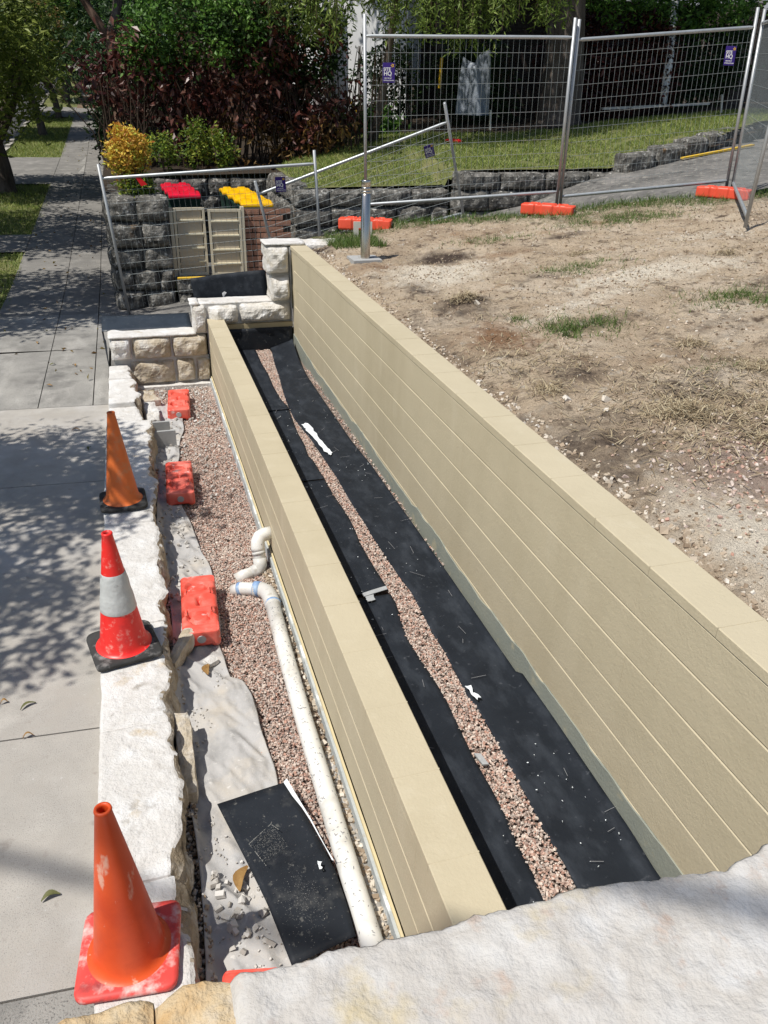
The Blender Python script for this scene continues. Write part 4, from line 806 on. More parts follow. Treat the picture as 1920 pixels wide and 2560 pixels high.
# ------------------------------------------------------------------ dark old stone walls
def stone_run(t, x0, x1, y, zb, ztop, hs, dp, seed, m='dark_stone', res=.06, axis='x', lens=(.3, .6), bulge=.04):
    rr = random.Random(seed); z = ztop; r_ = 0; cnt = 0
    while z > zb+.03:
        h = hs[r_ % len(hs)]; h = min(h, z-zb) if z-h < zb+.08 else h
        a = x0
        while a < x1-.01:
            L = rr.uniform(*lens); b = a+L
            if x1-b < .18: b = x1
            c = ((a+b)/2, y+dp/2, z-h/2) if axis == 'x' else (y+dp/2, (a+b)/2, z-h/2)
            sz = (b-a-.018, dp, h-.018) if axis == 'x' else (dp, b-a-.018, h-.018)
            o = stone('stone', c, sz, M[m], t, res, .016, .040, 5.5, seed*31+cnt, {('y-' if axis == 'x' else 'x-'): bulge*1.1}, oct=4); o.location -= t.location; cnt += 1; a = b
        z -= h; r_ += 1
    mb = MB()
    if axis == 'x': mb.box(x0+.03, x1-.03, y+.05, y+dp-.02, zb, ztop-.03)
    else: mb.box(y+.05, y+dp-.02, x0+.03, x1-.03, zb, ztop-.03)
    o = mb.build('mortar_core', M['dark_mortar'], t); o.location = -t.location
pl = empty('stone_pillar', 'wide blackened sandstone pier left of the cream gates, with a shrub growing on top', 'stone pier', (.15, 13, -2.95))
stone_run(pl, -.29, .57, 12.6, -2.97, -1.37, [.33, .36, .30, .31, .33], .62, 5, res=.035, lens=(.26, .5), bulge=.06)
stone_run(pl, 12.66, 16, -.30, -2.97, -1.38, [.33, .36, .3], .22, 6, axis='y', lens=(.4, .6))
st = empty('stone_step', 'low dark stone threshold with a yellow painted edge in front of the cream gates', 'step', (1.2, 12.65, -2.9))
stone_run(st, .59, 1.66, 12.55, -2.95, -2.51, [.22, .22], .35, 8, lens=(.2, .4)); o = MB().box(.60, 1.64, 12.52, 12.60, -2.512, -2.492).build('yellow_edge', M['yellow_line'], st); o.location = -st.location
bw = empty('enclosure_wall', 'dark stone wall behind the wheelie bins', 'wall', (1.6, 15, -2.5))
stone_run(bw, .45, 2.75, 15.75, -2.6, -1.40, [.3, .34, .32], .3, 9, lens=(.35, .7))
o_ = empty('lawn_side_wall', 'dark curved stone wall edge between the bins and the lawn corner', 'wall', (2.7, 14.2, -2.5))
stone_run(o_, 13.6, 15.8, 2.55, -2.5, -1.3, [.3, .33, .33], .28, 10, axis='y', lens=(.35, .6))
rw = empty('retaining_wall', 'dark weathered stone retaining wall in front of the lawn, lower left section', 'retaining wall', (3.9, 13.4, -2.2))
stone_run(rw, 2.55, 5.18, 13.38, -2.45, -1.37, [.26, .3, .28, .3], .36, 11, res=.05, lens=(.4, .8), bulge=.05)
rw2 = empty('retaining_wall', 'dark weathered stone retaining wall in front of the lawn, higher right section beside the driveway', 'retaining wall', (6.6, 13, -1.8))
stone_run(rw2, 5.18, 8.1, 12.98, -1.95, -1.085, [.27, .32, .3], .36, 12, res=.05, lens=(.55, .95), bulge=.05)
ks = empty('kerb_wall', 'low curved dark stone edging between the lawn and the right end of the driveway', 'stone edging', (9.5, 13.5, -1))
kp = [(8.05, 12.86), (8.75, 12.98), (9.45, 13.25), (10.2, 13.65), (11.0, 14.15), (11.9, 14.6), (12.9, 15.2), (14.0, 15.9), (15.2, 16.7)]
for i, (a, b) in enumerate(zip(kp[:-1], kp[1:])):
    mx, my = (a[0]+b[0])/2, (a[1]+b[1])/2; L = math.hypot(b[0]-a[0], b[1]-a[1]); zb = float(zd(mx, my))
    o = stone('stone', (mx, my+.1, zb+.10), (L-.03, .3, .34), M['dark_stone'], ks, .06, .04, .03, 6, 400+i, {'y-': .05}, rot=(0, -.05, math.atan2(b[1]-a[1], b[0]-a[0]))); o.location -= ks.location
tag(MB().bar((9.3, 13.0, float(zd(9.3, 0))+.04), (11.0, 13.35, float(zd(11, 0))+.05), .07, .03).build('yellow_plank', M['yellow_line']), 'long flaking yellow strip lying on the driveway by the stone edging', 'plank')

# ------------------------------------------------------------------ bin enclosure
bk = empty('brick_pier', 'brown brick wall end right of the cream gates', 'brick wall', (2.0, 12.9, -2.5))
bme = None
Vb, Fb = rbox(.228, .10, .074, .04, .004, .001, 30, 2)
bme = nmesh('brick', Vb, Fb); bme.materials.append(M['brick']); Vh, Fh = rbox(.108, .10, .074, .04, .004, .001, 30, 2); bmh = nmesh('brick', Vh, Fh); bmh.materials.append(M['brick'])
for r_ in range(12):
    z = -1.575-.043-.086*r_; x = 1.68; half = r_ % 2
    if half: link('brick', bmh, None, bk, (1.68+.054-2.0, random.uniform(-.003, .003), z+2.5)); x += .12
    while x < 2.38-.1:
        if x+.228 > 2.40: link('brick', bmh, None, bk, (x+.054-2.0, random.uniform(-.003, .003), z+2.5)); x += .12
        else: link('brick', bme, None, bk, (x+.114-2.0, random.uniform(-.003, .003), z+2.5)); x += .24
MB().box(-.31, .385, -.035, .14, -.15, .92).build('mortar_core', M['brick_mortar'], bk)
def gate(x0, x1, zb, ztp, y, rz, label, rails, toprail=True):
    t = empty('metal_gate', label, 'gate', (x0, y, zb)); t.rotation_euler = (0, 0, rz); w_ = x1-x0; h = ztp-zb
    MB().box(.03, w_-.03, .012, .02, .03, h-.03).build('gate_panel', M['gate'], t)
    for a, b in (((0, 0), (0, h)), ((w_, 0), (w_, h))): MB().box(a[0]-.018, a[0]+.018, -.012, .03, 0, h).build('gate_stile', M['gate_frame'], t)
    for z in (.015, h-.015): MB().box(.018, w_-.018, -.01, .028, z-.018, z+.018).build('gate_rail', M['gate_frame'], t)
    for i, (z, u) in enumerate(rails): MB().box(.02+(w_-.04)*u, w_-.02, -.02, .012, z-.010, z+.010).build('sunlit_cross_rail', M['gate_rail'], t)  # pale bars paint the sunlit rail tops, shortened where shade would fall
    for i, (z, u) in enumerate(rails): MB().box(.02, w_-.02, .002, .012, z-.05, z-.012).build('sheet_fold', M['gate'], t)
gate(.655, 1.075, -2.52, -1.55, 12.84, R(3), 'cream metal gate leaf on the left, painted sunlit rails cut short where shade falls', [(.20, .75), (.40, .5), (.60, .3), (.80, .1)])
gate(1.155, 1.60, -2.52, -1.57, 12.80, R(-2), 'cream metal gate leaf on the right with full-width rails painted pale as sunlit', [(.17, 0), (.375, 0), (.58, 0), (.785, 0)])
for x, l in ((.60, 'cream gate post beside the dark stone pier'), (1.645, 'cream gate post beside the brick wall')):
    tag(MB().box(x-.025, x+.025, 12.78, 12.88, -2.52, -1.54).build('gate_post', M['gate_frame']), l, 'post')
def bin_(x, y, lid, label, rz=0, group=None, z=-2.5, body='bin_green'):
    t = empty('wheelie_bin', label, 'wheelie bin', (x, y, z), group); t.rotation_euler = (0, 0, rz); t.scale = (.88, .80, .95)
    b = MB(); V = []
    for zz, wx, wy in ((.04, .21, .22), (.9, .265, .31), (.98, .285, .34), (1.0, .285, .34)): V += [(-wx, -wy, zz), (wx, -wy, zz), (wx, wy, zz), (-wx, wy, zz)]
    F = [(0, 3, 2, 1)]+[(i*4+k, i*4+(k+1) % 4, i*4+4+(k+1) % 4, i*4+4+k) for i in range(3) for k in range(4)]+[(12, 13, 14, 15)]
    b.add(V, F).build('bin_body', M[body], t)
    Vl, Fl = rbox(.57, .70, .07, .022, .02, .0, 3); Vl = Vl.copy(); tp = Vl[:, 2] > .01
    Vl[:, 2] += np.where(tp, .022*(np.abs(np.abs(Vl[:, 0])-.14) < .06)*(np.abs(Vl[:, 1]) < .27)-.006, 0)+.04*np.clip(.5-(Vl[:, 1]/.35), 0, 1)*0
    Vl[:, 2] += .035*(1-(Vl[:, 1]/.36)**2)
    link('lid', nmesh('lid', Vl, Fl, smooth=False), M[lid], t, (0, -.01, 1.03))
    MB().tube([(-.24, .37, .95), (.24, .37, .95)], .014, 8).build('handle', M[body], t)
    for s in (-1, 1): MB().tube([(s*.2, .27, .1), (s*.26, .27, .1)], .1, 16).build('wheel', M['rubber'], t)
gr_ = 'red-lidded wheelie bins'; gy = 'yellow-lidded wheelie bins'
for i, (x, y) in enumerate([(.90, 14.25), (.87, 14.82), (.85, 15.39)]): bin_(x, y, 'bin_red', ['dark green wheelie bin with red lid, front one of the red row', 'dark green wheelie bin with red lid, middle of the red row', 'dark green wheelie bin with red lid, rearmost of the red row'][i], 0, gr_)
for i, (x, y) in enumerate([(1.93, 13.42), (1.90, 13.99), (1.87, 14.56), (1.84, 15.13)]): bin_(x, y, 'bin_yellow', ['dark green wheelie bin with yellow lid, front one behind the brick wall', 'dark green wheelie bin with yellow lid, second from the brick wall', 'dark green wheelie bin with yellow lid, third from the brick wall', 'dark green wheelie bin with yellow lid, rearmost by the stone wall'][i], 0, gy, -2.55)
bin_(15.6, 16.9, 'teal_bin', 'teal wheelie bin at the right picture edge above the driveway', .2, None, -.35, 'teal_bin')

# ------------------------------------------------------------------ temporary fence panels
def fence(label, BL, BR, TL, TR, rails=(.05, .93), sign=None, lowrail=True, nv=35, nh=11, post=.02, leftpost=True, rightpost=True):
    BL, BR, TL, TR = map(Vector, (BL, BR, TL, TR)); t = empty('temporary_fence', label, 'fence panel', BL, 'temporary mesh fence panels')
    def P(u, v): return (BL.lerp(BR, u)).lerp(TL.lerp(TR, u), v)-BL
    for u, k in ((0, leftpost), (1, rightpost)):
        if k: MB().tube([P(u, 0), P(u, 1)], post, 12).build('post', M['galv_dull'], t, True)
    for v in (rails if lowrail else rails[1:]): MB().tube([P(.0, v), P(.012, v), P(.03, v), P(.97, v), P(.988, v), P(1, v)], [.012, .015, post*1.02, post*1.02, .015, .012], 12).build('rail', M['galv'], t, True)
    mb = MB(); lo, hi = rails
    for i in range(1, nv): mb.tube([P(i/nv, lo), P(i/nv, hi)], .0015, 4, False)
    for j in range(1, nh): mb.tube([P(0, lo+(hi-lo)*j/nh), P(1, lo+(hi-lo)*j/nh)], .0019, 4, False)
    tag(mb.build('wire_mesh', M['wire'], t), kind='stuff')
    if sign:
        u, v, s = sign; c = P(u, v); X = (P(1, v)-P(0, v)).normalized(); Zv = (P(u, 1)-P(u, 0)).normalized(); Nn = X.cross(Zv).normalized()
        if Nn.dot(-(c+BL)) < 0: Nn = -Nn
        Xr = Zv.cross(Nn).normalized(); c = c+Nn*.012
        MX = lambda ox, oz, d=0: Matrix.Translation(c+Xr*ox+Zv*oz+Nn*d) @ Matrix((( Xr.x, Zv.x, Nn.x, 0), (Xr.y, Zv.y, Nn.y, 0), (Xr.z, Zv.z, Nn.z, 0), (0, 0, 0, 1)))
        w_, h = .145*s, .21*s
        V, F = rbox(w_, h, .005, .02, .002, 0); sp = link('sign_plate', nmesh('sign_plate', V, F), M['purple'], t); sp.matrix_local = MX(0, 0)
        def sub(o, ox, oz): o.matrix_local = Matrix.Translation((ox, oz, .0032)); return o
        text('SITE', .047*s, M['sign_white'], sp, Matrix.Translation((-.062*s, .022*s, .0030)), 'lettering')
        text('HQ', .062*s, M['sign_white'], sp, Matrix.Translation((-.060*s, -.028*s, .0030)), 'lettering')
        text('1300 748 347', .0165*s, M['sign_white'], sp, Matrix.Translation((-.056*s, -.062*s, .0030)), 'lettering')
        text('SITEHQ.COM.AU', .0165*s, M['sign_white'], sp, Matrix.Translation((-.060*s, -.086*s, .0030)), 'lettering')
        Vs = [(math.cos(R(90+36*k+15))*(.024 if k % 2 == 0 else .011)*s, math.sin(R(90+36*k+15))*(.024 if k % 2 == 0 else .011)*s, 0) for k in range(10)]
        Vi = [(x*.45, y*.45, 0) for x, y, z in Vs]
        st_ = MB().add(Vs+Vi, [(k, (k+1) % 10, 10+(k+1) % 10, 10+k) for k in range(10)]).build('star', M['sign_yellow'], sp); st_.location = (.045*s, .075*s, .0034)
    return t
P1b, P1t = (2.956, 10.591, -1.47), (2.873, 10.435, .817)
P2b, P2t = (5.32, 9.90, -1.243), (5.235, 9.80, .84); P2c, P2d = (5.39, 9.93, -1.243), (5.305, 9.83, .83)
P3b, P3t = (7.60, 9.56, -1.027), (7.63, 9.69, 1.04); P3c, P3d = (7.66, 9.52, -1.027), (7.71, 9.66, 1.02)
fence('upright mesh fence between the steel bollard and the middle posts, purple sign upper left', P1b, P2b, P1t, P2t, sign=(.115, .74, 1.0), rails=(.09, .905))
fence('upright mesh fence between the middle and right posts, purple sign upper right', P2c, P3b, P2d, P3t, sign=(.88, .76, 1.0), rails=(.06, .90))
fence('mesh fence panel coming towards the camera at the right picture edge', P3c, (6.21, 7.39, -1.16), P3d, (6.40, 7.55, .93), nv=36)
fence('leaning mesh fence panel across the driveway mouth in front of the gates and bins', (-.146, 12.31, -2.95), (2.66, 11.86, -2.62), (-.30, 11.93, -.89), (2.45, 11.35, -.675), rails=(.05, .915), sign=(.83, .80, .95), nv=38, lowrail=False)
fence('tilted mesh fence panel climbing the driveway behind the bollard, purple sign near its upper right', (2.05, 12.2, -2.35), (4.94, 12.06, -1.7), (1.70, 11.7, -1.08), (4.12, 11.0, -.08), rails=(.08, .86), sign=(.885, .70, .95), nv=36)
tag(MB().add([(.14, 11.86, -1.03), (.21, 11.85, -1.04), (.29, 11.84, -1.13), (.21, 11.85, -1.15)], [(0, 1, 2, 3)]).build('red_rag', M['red_plastic']), 'small red rag tied to the rail of the leaning fence panel', 'rag')

# bollard
BH = .045
bo = empty('steel_bollard', 'brushed stainless steel post on a square concrete footing at the far edge of the dirt', 'bollard', (2.315, 8.30, -1.53))
MB().lathe([(.049, .0), (.049, .62), (.047, .622), (.047, .64), (.043, .642), (.043, .652), (.047, .654), (.047, .666), (.043, .668), (.043, .678), (.047, .68), (.047, .70), (.043, .702), (.043, .712), (.047, .714), (.047, .765), (.044, .77), (.0, .77)], 32).build('post_tube', M['stainless'], bo, True)
V, F = rbox(.31, .31, .12, .05, .008, .002, 12, 2); link('footing', nmesh('footing', V, F), M['concrete_block'], bo, (.0, .03, -.045))
tag(MB().box(-.11, -.05, -.01, .01, 0, .22).box(.05, .11, -.01, .01, 0, .22).box(-.05, .05, -.01, .01, .15, .22).build('small_notice', M['plain_timber'], None, False, (2.63, 9.55, -1.55), (0, 0, -.2)), 'small pale board standing behind the steel bollard', 'board')

# ------------------------------------------------------------------ dirt clutter, grass
def rnd_dirt(n, f=None, x0=1.95, x1=9, y0=.6, y1=10.4):
    x, y = gx(n, x0, x1, y0, y1); k = y < dirt_edge(x)-.05
    if f is not None: k &= RNG.random(n) < f(x, y)
    return x[k], y[k]
x, y = rnd_dirt(26000, lambda x, y: .12+.9*ATT['sand'](x, y)+.5*np.clip((4-y)/3, 0, 1)); rubble('pebbles', x, y, dirt_z(x, y)+.002, .017, M['pebble'], 'small pale pebbles strewn over the dirt lot', 'pebbles')
x, y = rnd_dirt(9000, lambda x, y: ATT['gravelly'](x, y)*.8, 2.0, 4.2, 1.5, 3.8); rubble('gravel', x, y, dirt_z(x, y)+.003, .018, M['gravel'], 'pink gravel spilled on the dirt at the lower right', 'gravel')
x, y = rnd_dirt(700, lambda x, y: np.clip((5-y)/4, .03, .8), 1.95, 6); rubble('stones', x, y, dirt_z(x, y)+.006, .042, M['pebble'], 'larger loose stones on the near dirt', 'stones')
x, y = rnd_dirt(20000, lambda x, y: .15+.75*n2(x, y, 1.5, 88)); rubble('clods', x, y, dirt_z(x, y)+.001, .019+.0*x, M['clod'], 'brown soil crumbs all over the dirt lot', 'soil crumbs', flat=.6)
x = RNG.uniform(1.93, 2.06, 1100); y = RNG.uniform(1.2, 9.2, 1100); rubble('edge_rubble', x, y, dirt_z(x, y)+.0, .026, M['pebble'], 'crumbly rubble along the back of the tall wall', 'rubble')
def straw(name, cx, cy, r, n, label, L=.09):
    x = cx+RNG.normal(size=n)*r*.5; y = cy+RNG.normal(size=n)*r*.5; kk = (x > 2.0) & (y < dirt_edge(x)) & (y > .5); x = x[kk]; y = y[kk]; n = len(x); a = RNG.random(n)*6.283; l = L*(.4+RNG.random(n)); z = dirt_z(x, y)+.004+RNG.random(n)*.012
    d = np.stack([np.cos(a)*l, np.sin(a)*l, RNG.normal(size=n)*.016+.004], 1); s = np.stack([-np.sin(a), np.cos(a), 0*a], 1)*.0022; P = np.stack([x, y, z], 1); mdl = P+d*.5+np.array([0, 0, .006])
    V = np.stack([P-s, P+s, mdl+s, mdl-s, P+d], 1).reshape(-1, 3); b = np.arange(n)*5
    F = np.stack([b, b+1, b+2, b, b+2, b+3, b+3, b+2, b+4], 1).reshape(-1, 3)
    return tag(link(name, nmesh(name, V, F, {'rnd': ('FACE', np.repeat(RNG.random(n), 3))}), M['straw']), label, 'dry grass', None, 'stuff')
straw('dry_grass', 3.05, 3.35, .85, 2600, 'dry straw matted over the near dirt')
straw('dry_grass', 2.75, 3.45, .16, 500, 'dense dry grass clump on the near dirt'); straw('dry_grass', 3.6, 3.9, .16, 420, 'dry root clump on the right of the near dirt')
straw('dry_grass', 2.58, 6.2, .13, 420, 'dark dry root clump near the middle of the dirt', .07); straw('dry_grass', 4.5, 6.6, 3.4, 5200, 'sparse dead grass over the whole dirt lot', .07)
straw('dry_grass', 2.4, 4.6, .5, 700, 'thin dead grass beside the tall wall', .07)
def tuft(cx, cy, rx, ry, n, h, label, m='grass'):
    x = cx+RNG.normal(size=n)*rx*.5; y = cy+RNG.normal(size=n)*ry*.5; k = n2(x, y, 7, 9) > .42; x, y = x[k], y[k]; return blades('grass_tuft', x, y, dirt_z(x, y)-.004, h, M[m], .006, .75, 'stuff', label, 'grass')
tuft(3.06, 5.12, .34, .24, 1300, .055, 'largest green grass tuft in the middle of the dirt'); tuft(2.72, 5.55, .12, .1, 260, .05, 'small green tuft just beyond the largest one')
for k, (a, b) in enumerate([(2.95, 3.0), (3.55, 4.5), (4.3, 7.4), (5.4, 6.6), (2.3, 4.1)]): straw('dry_grass', a, b, .13, 260, ['small dry tuft left of the spilled gravel', 'small dry tuft on the right near dirt', 'small dry tuft in the far middle of the dirt', 'small dry tuft at the far right of the dirt', 'small dry tuft beside the tall wall cap'][k], .06)
tuft(4.55, 5.2, .5, .34, 1300, .05, 'green tuft at the right picture edge'); tuft(4.0, 6.8, .45, .25, 800, .04, 'thin green patch in the far middle of the dirt')
tuft(5.6, 8.8, .9, .4, 2600, .045, 'wide green patch before the right fence'); tuft(3.9, 8.6, .5, .2, 600, .04, 'faint green patch left of the middle foot'); tuft(3.4, 4.0, .3, .2, 120, .035, 'a few green sprigs on the near dirt')
x, y = gx(16000, 2.3, 9.2, 9.0, 10.7); e = dirt_edge(x)-y; k = (e > -.08) & (e < .62*(.3+n2(x, y, 1.7, 31))) & (n2(x, y, 5, 33) > .35); x, y = x[k], y[k]
blades('grass_strip', x, y, dirt_z(x, y), .06, M['grass'], .008, .6, 'stuff', 'green grass strip along the far edge of the dirt', 'grass')
x, y = gx(2200, 2.15, 2.75, 8.9, 9.75); k = (n2(x, y, 4, 3) > .45); x, y = x[k], y[k]; blades('grass_tuft', x, y, dirt_z(x, y), .07, M['grass'], .008, .5, 'stuff', 'green grass clump behind the steel bollard', 'grass')
x, y = gx(60000, 2.8, 14.5, 13.1, 18.1); k = (y > fy(x)+.08+.14*(x < 8.1)) & (y < 17.9-.5*np.sin(x*.9)-np.clip(3.9-x, 0, 2)*1.2) & (n2(x, y, 2.2, 41) > .30); x, y = x[k], y[k]
blades('lawn_grass', x, y, zl(x, y)+.025, .05, M['lawn'], .016, .8, 'stuff', 'green lawn on the slope behind the dark retaining wall', 'grass')
x, y = gx(34000, -3.75, -1.93, 8.6, 45); k = ~((y > 25.4) & (y < 31.2)) & ~((y > 17) & (y < 18.6)) & (n2(x, y, 1.5, 42) > .28); x, y = x[k], y[k]
blades('verge_grass', x, y, zp(y)-.03, .07, M['lawn'], .018, .7, 'stuff', 'rough grass verge between the path and the street', 'grass')

# ------------------------------------------------------------------ trees and hedges
def branchy(name, base, top, r0_, r1_, bend, m, parent, n=7):
    b = Vector(base); t = Vector(top); pts = [b.lerp(t, i/n)+Vector(bend)*math.sin(math.pi*i/n) for i in range(n+1)]
    rs = [r0_+(r1_-r0_)*i/n for i in range(n+1)]; rs[0] *= 1.35
    o = MB().tube(pts, rs, 12).build(name, M[m], parent, True); return o, pts
def tree(label, base, h, crown_c, crown_r, nc, per, cr, lsize, lm, tr=.16, bark='bark', limbs=5, droop=.3, group=None, name='street_tree', fork=.35, aspect=.4, seed=1, cut=None):
    t = empty(name, label, 'tree', base, group); rr = random.Random(seed); b0 = Vector((0, 0, 0)); cc = Vector(crown_c)-Vector(base)
    fk = Vector((cc.x*.15, cc.y*.15, h*fork)); branchy('trunk', (0, 0, -.1), fk, tr, tr*.75, (.04, .02, 0), bark, t)
    for i in range(limbs):
        a = i*6.283/limbs+rr.random(); e = Vector((cc.x+crown_r[0]*.7*math.cos(a), cc.y+crown_r[1]*.7*math.sin(a), cc.z+crown_r[2]*rr.uniform(-.2, .6)))
        branchy('limb', fk-Vector((0, 0, .15)), e, tr*.5, tr*.12, (rr.uniform(-.1, .1), rr.uniform(-.1, .1), -.1), bark, t)
    P, v = clumps(crown_c, crown_r, nc, per, cr, cut=cut); o = leaves('crown', P-np.array(base), lsize, M[lm], t, aspect, droop, rnd=v); return t
GT = 'street trees along the verge'
zz = lambda y: float(zp(y))
tree('dark multi-stemmed street tree at the left picture edge with low willowy leaves', (-2.98, 24.3, zz(24.3)-.03), 4.2, (-3.55, 24.2, .9), (2.45, 2.4, 2.3), 330, 46, .5, .2, 'leaf_tree', .26, limbs=6, fork=.30, group=GT, seed=3, aspect=.3)
tree('second street tree up the path, small forked trunk and olive crown', (-2.9, 37.9, zz(37.9)), 4, (-4.3, 37.5, 2.0), (2.1, 2.6, 1.8), 300, 50, .6, .2, 'leaf_olive', .17, limbs=4, group=GT, seed=4)
tree('third street tree up the path with rusty brown leaves', (-2.6, 44.8, zz(44.8)), 4, (-4.0, 45, 2.0), (1.9, 2.4, 1.6), 260, 45, .6, .22, 'leaf_brown', .16, limbs=4, group=GT, seed=5)
tree('fourth street tree up the path with bright green leaves arching over the path', (-2.6, 54, zz(54)), 5, (-2.6, 54, 4.0), (2.6, 3.2, 2.0), 300, 50, .7, .26, 'leaf_green', .2, limbs=5, group=GT, seed=6)
tree('fifth street tree at the far end of the path, dark trunk', (-2.7, 60, zz(60)), 5, (-4.4, 61, 4.2), (3.0, 3, 2.4), 260, 45, .8, .3, 'leaf_dark', .3, limbs=4, group=GT, seed=7)
tree('street tree outside the left picture edge whose leaves shade the near path', (-3.75, 4.9, -2.97), 3.6, (-3.2, 5.15, .75), (1.35, 2.05, .7), 400, 48, .30, .10, 'leaf_green', .12, limbs=5, group=GT, seed=8, aspect=.42, fork=.5)
tree('street tree beside the old path before the gates, outside the left picture edge', (-3.7, 12.4, -2.97), 4.2, (-3.7, 12.6, 1.6), (1.7, 1.9, 1.2), 200, 45, .45, .15, 'leaf_dark', .15, limbs=5, group=GT, seed=9, fork=.5)
tree('street tree beyond the gates on the verge, outside the left picture edge', (-3.8, 17.8, -2.8), 4.6, (-4.3, 18.2, 1.9), (1.9, 2.6, 1.4), 220, 45, .5, .17, 'leaf_dark', .17, limbs=5, group=GT, seed=10, fork=.5)
# large leaning tree behind the pier
bt = empty('gum_tree', 'large reddish leaning tree with forked limbs above the path, behind the copper hedge', 'tree', (.1, 23.5, -1.2))
branchy('trunk', (0, 0, -.3), (.0, .5, 2.4), .17, .14, (.0, 0, 0), 'bark_red', bt); branchy('limb', (.0, .5, 2.2), (-1.1, .9, 4.6), .11, .07, (-.15, 0, 0), 'bark_red', bt); branchy('limb', (-.45, .65, 3.1), (-.35, 1, 4.8), .08, .05, (.05, 0, 0), 'bark_red', bt); branchy('limb', (0, .5, 2.3), (.6, .9, 5), .12, .08, (.1, 0, 0), 'bark', bt)
P, v = clumps((.2, 24.5, 5.6), (3.8, 3.5, 1.8), 260, 55, .7); leaves('crown', P-np.array((.1, 23.5, -1.2)), .2, M['leaf_green'], bt, .4, .3, rnd=v)
# right big tree
rt2 = empty('paperbark_tree', 'massive rough-barked tree trunk behind the middle fence posts', 'tree', (9.75, 18.5, -.62))
branchy('trunk', (0, 0, -.15), (-.08, .1, 3.0), .52, .36, (.02, 0, 0), 'bark', rt2, 9); branchy('limb', (-.05, .1, 2.6), (-2.2, -1.0, 4.6), .22, .08, (0, 0, .2), 'bark', rt2); branchy('limb', (0, .1, 2.6), (2.2, -.6, 5), .22, .08, (0, 0, .2), 'bark', rt2)
P, v = clumps((8.6, 18.0, 4.5), (5.6, 2.8, 1.6), 520, 60, .65); leaves('crown', P-np.array((9.75, 18.5, -.62)), .17, M['leaf_dark'], rt2, .3, .4, rnd=v)
# weeping bottlebrush: long hanging strands
wb = empty('weeping_bottlebrush', 'weeping bottlebrush with hanging strands of lime narrow leaves along the top of the picture', 'tree', (5.2, 16.6, -.8))
branchy('trunk', (-.2, .9, -.1), (.1, .3, 2.9), .09, .06, (.06, 0, 0), 'bark', wb); branchy('limb', (.1, .3, 2.7), (1.6, -.4, 3.3), .05, .02, (0, 0, .2), 'bark', wb); branchy('limb', (.1, .3, 2.7), (-1.8, -.3, 3.2), .05, .02, (0, 0, .2), 'bark', wb)
ns = 260; PP = []; VV = []; twigs = MB()
for i in range(ns):
    sx = RNG.uniform(2.7, 8.4); sy = 16.2+RNG.normal()*.5; zt0 = 2.6; 
    bot = 1.75-.85*float(n2(np.array([sx]), np.array([0.]), 1.1, 71)[0])*1.2-RNG.random()*.45+(.35 if sx > 6.8 else 0)
    if 4.1 < sx < 4.9: bot += .35
    k = int((zt0-bot)*26); tz = np.linspace(zt0, bot, k); wob = .05*np.sin(tz*5+i)
    PP.append(np.stack([sx+wob+RNG.normal(size=k)*.03, sy+RNG.normal(size=k)*.03, tz], 1)); VV.append(np.full(k, .25+.6*RNG.random()))
    if i % 2 == 0: twigs.tube([(sx-5.2, sy-16.6, zt0+.8), (sx-5.2+.03, sy-16.6, bot+.85)], .006, 3, False)
leaves('crown', np.concatenate(PP)-np.array((5.2, 16.6, -.8)),   .135, M['leaf_lime'], wb, .24, .7, rnd=np.concatenate(VV)); twigs.build('twigs', M['stem'], wb)
tag(bpy.data.objects['twigs'], kind='stuff')
# copper-leaf hedge: dense leaves high, bare stems low
ch = empty('copper_hedge', 'tall dark copper-red leaved hedge behind the bins', 'hedge', (2.2, 17.4, -1.35))
def hcut(q): return q[2] > (-.25 if q[0] < 1 else -.6)-.35*math.sin(q[0]*2.1) and not (q[0] > 3.6 and vn((q*3)[None], 9)[0] < .62) and q[2] < (.72 if q[0] < .7 else .42 if q[0] < 2.3 else 1.0)+.15*math.sin(q[0]*5)
P, v = clumps((2.05, 17.5, .05), (2.55, .65, 1.05), 250, 24, .38, box=True, shell=0, cut=hcut); o = leaves('foliage', P-np.array((2.2, 17.4, -1.35)), .145, M['leaf_red'], ch, .48, .85, rnd=v*.9)
P, v = clumps((2.7, 17.3, -.95), (1.5, .5, .45), 60, 18, .3, box=True, shell=0); leaves('low_foliage', P-np.array((2.2, 17.4, -1.35)), .13, M['leaf_brown'], ch, .45, .7, rnd=v*.5)
sb = MB()
for i in range(210):
    bx = RNG.uniform(-.3, 4.9)-2.2; by = RNG.normal()*.25; sb.tube([(bx, by, -.1), (bx+RNG.normal()*.12, by, .6), (bx+RNG.normal()*.3, by, 1.5)], [.016, .012, .006], 5, False)
tag(sb.build('stems', M['stem'], ch), kind='stuff')
# green ivy/privet mass over it
iv = empty('green_shrub', 'tall bright green leafy tree above the copper hedge', 'shrub', (1.7, 18.6, -1.2))
branchy('trunk', (0, 0, -.1), (.1, 0, 2.6), .09, .06, (.05, 0, 0), 'bark', iv)
P, v = clumps((1.6, 17.4, 1.15), (1.7, .6, .95), 120, 34, .34); leaves('dark_crown', P-np.array((1.7, 18.6, -1.2)), .10, M['leaf_dark'], iv, .5, .3, rnd=v+.3)
P, v = clumps((1.4, 17.2, .95), (1.6, .6, .8), 120, 40, .24); leaves('crown', P-np.array((1.7, 18.6, -1.2)), .095, M['leaf_green'], iv, .55, .2, rnd=v)
iv2 = empty('green_shrub', 'dark green shrub between the green tree and the white house wall', 'shrub', (3.9, 18.9, -1.1))
branchy('trunk', (0, 0, -.1), (0, 0, 2.0), .06, .04, (.05, 0, 0), 'bark', iv2)
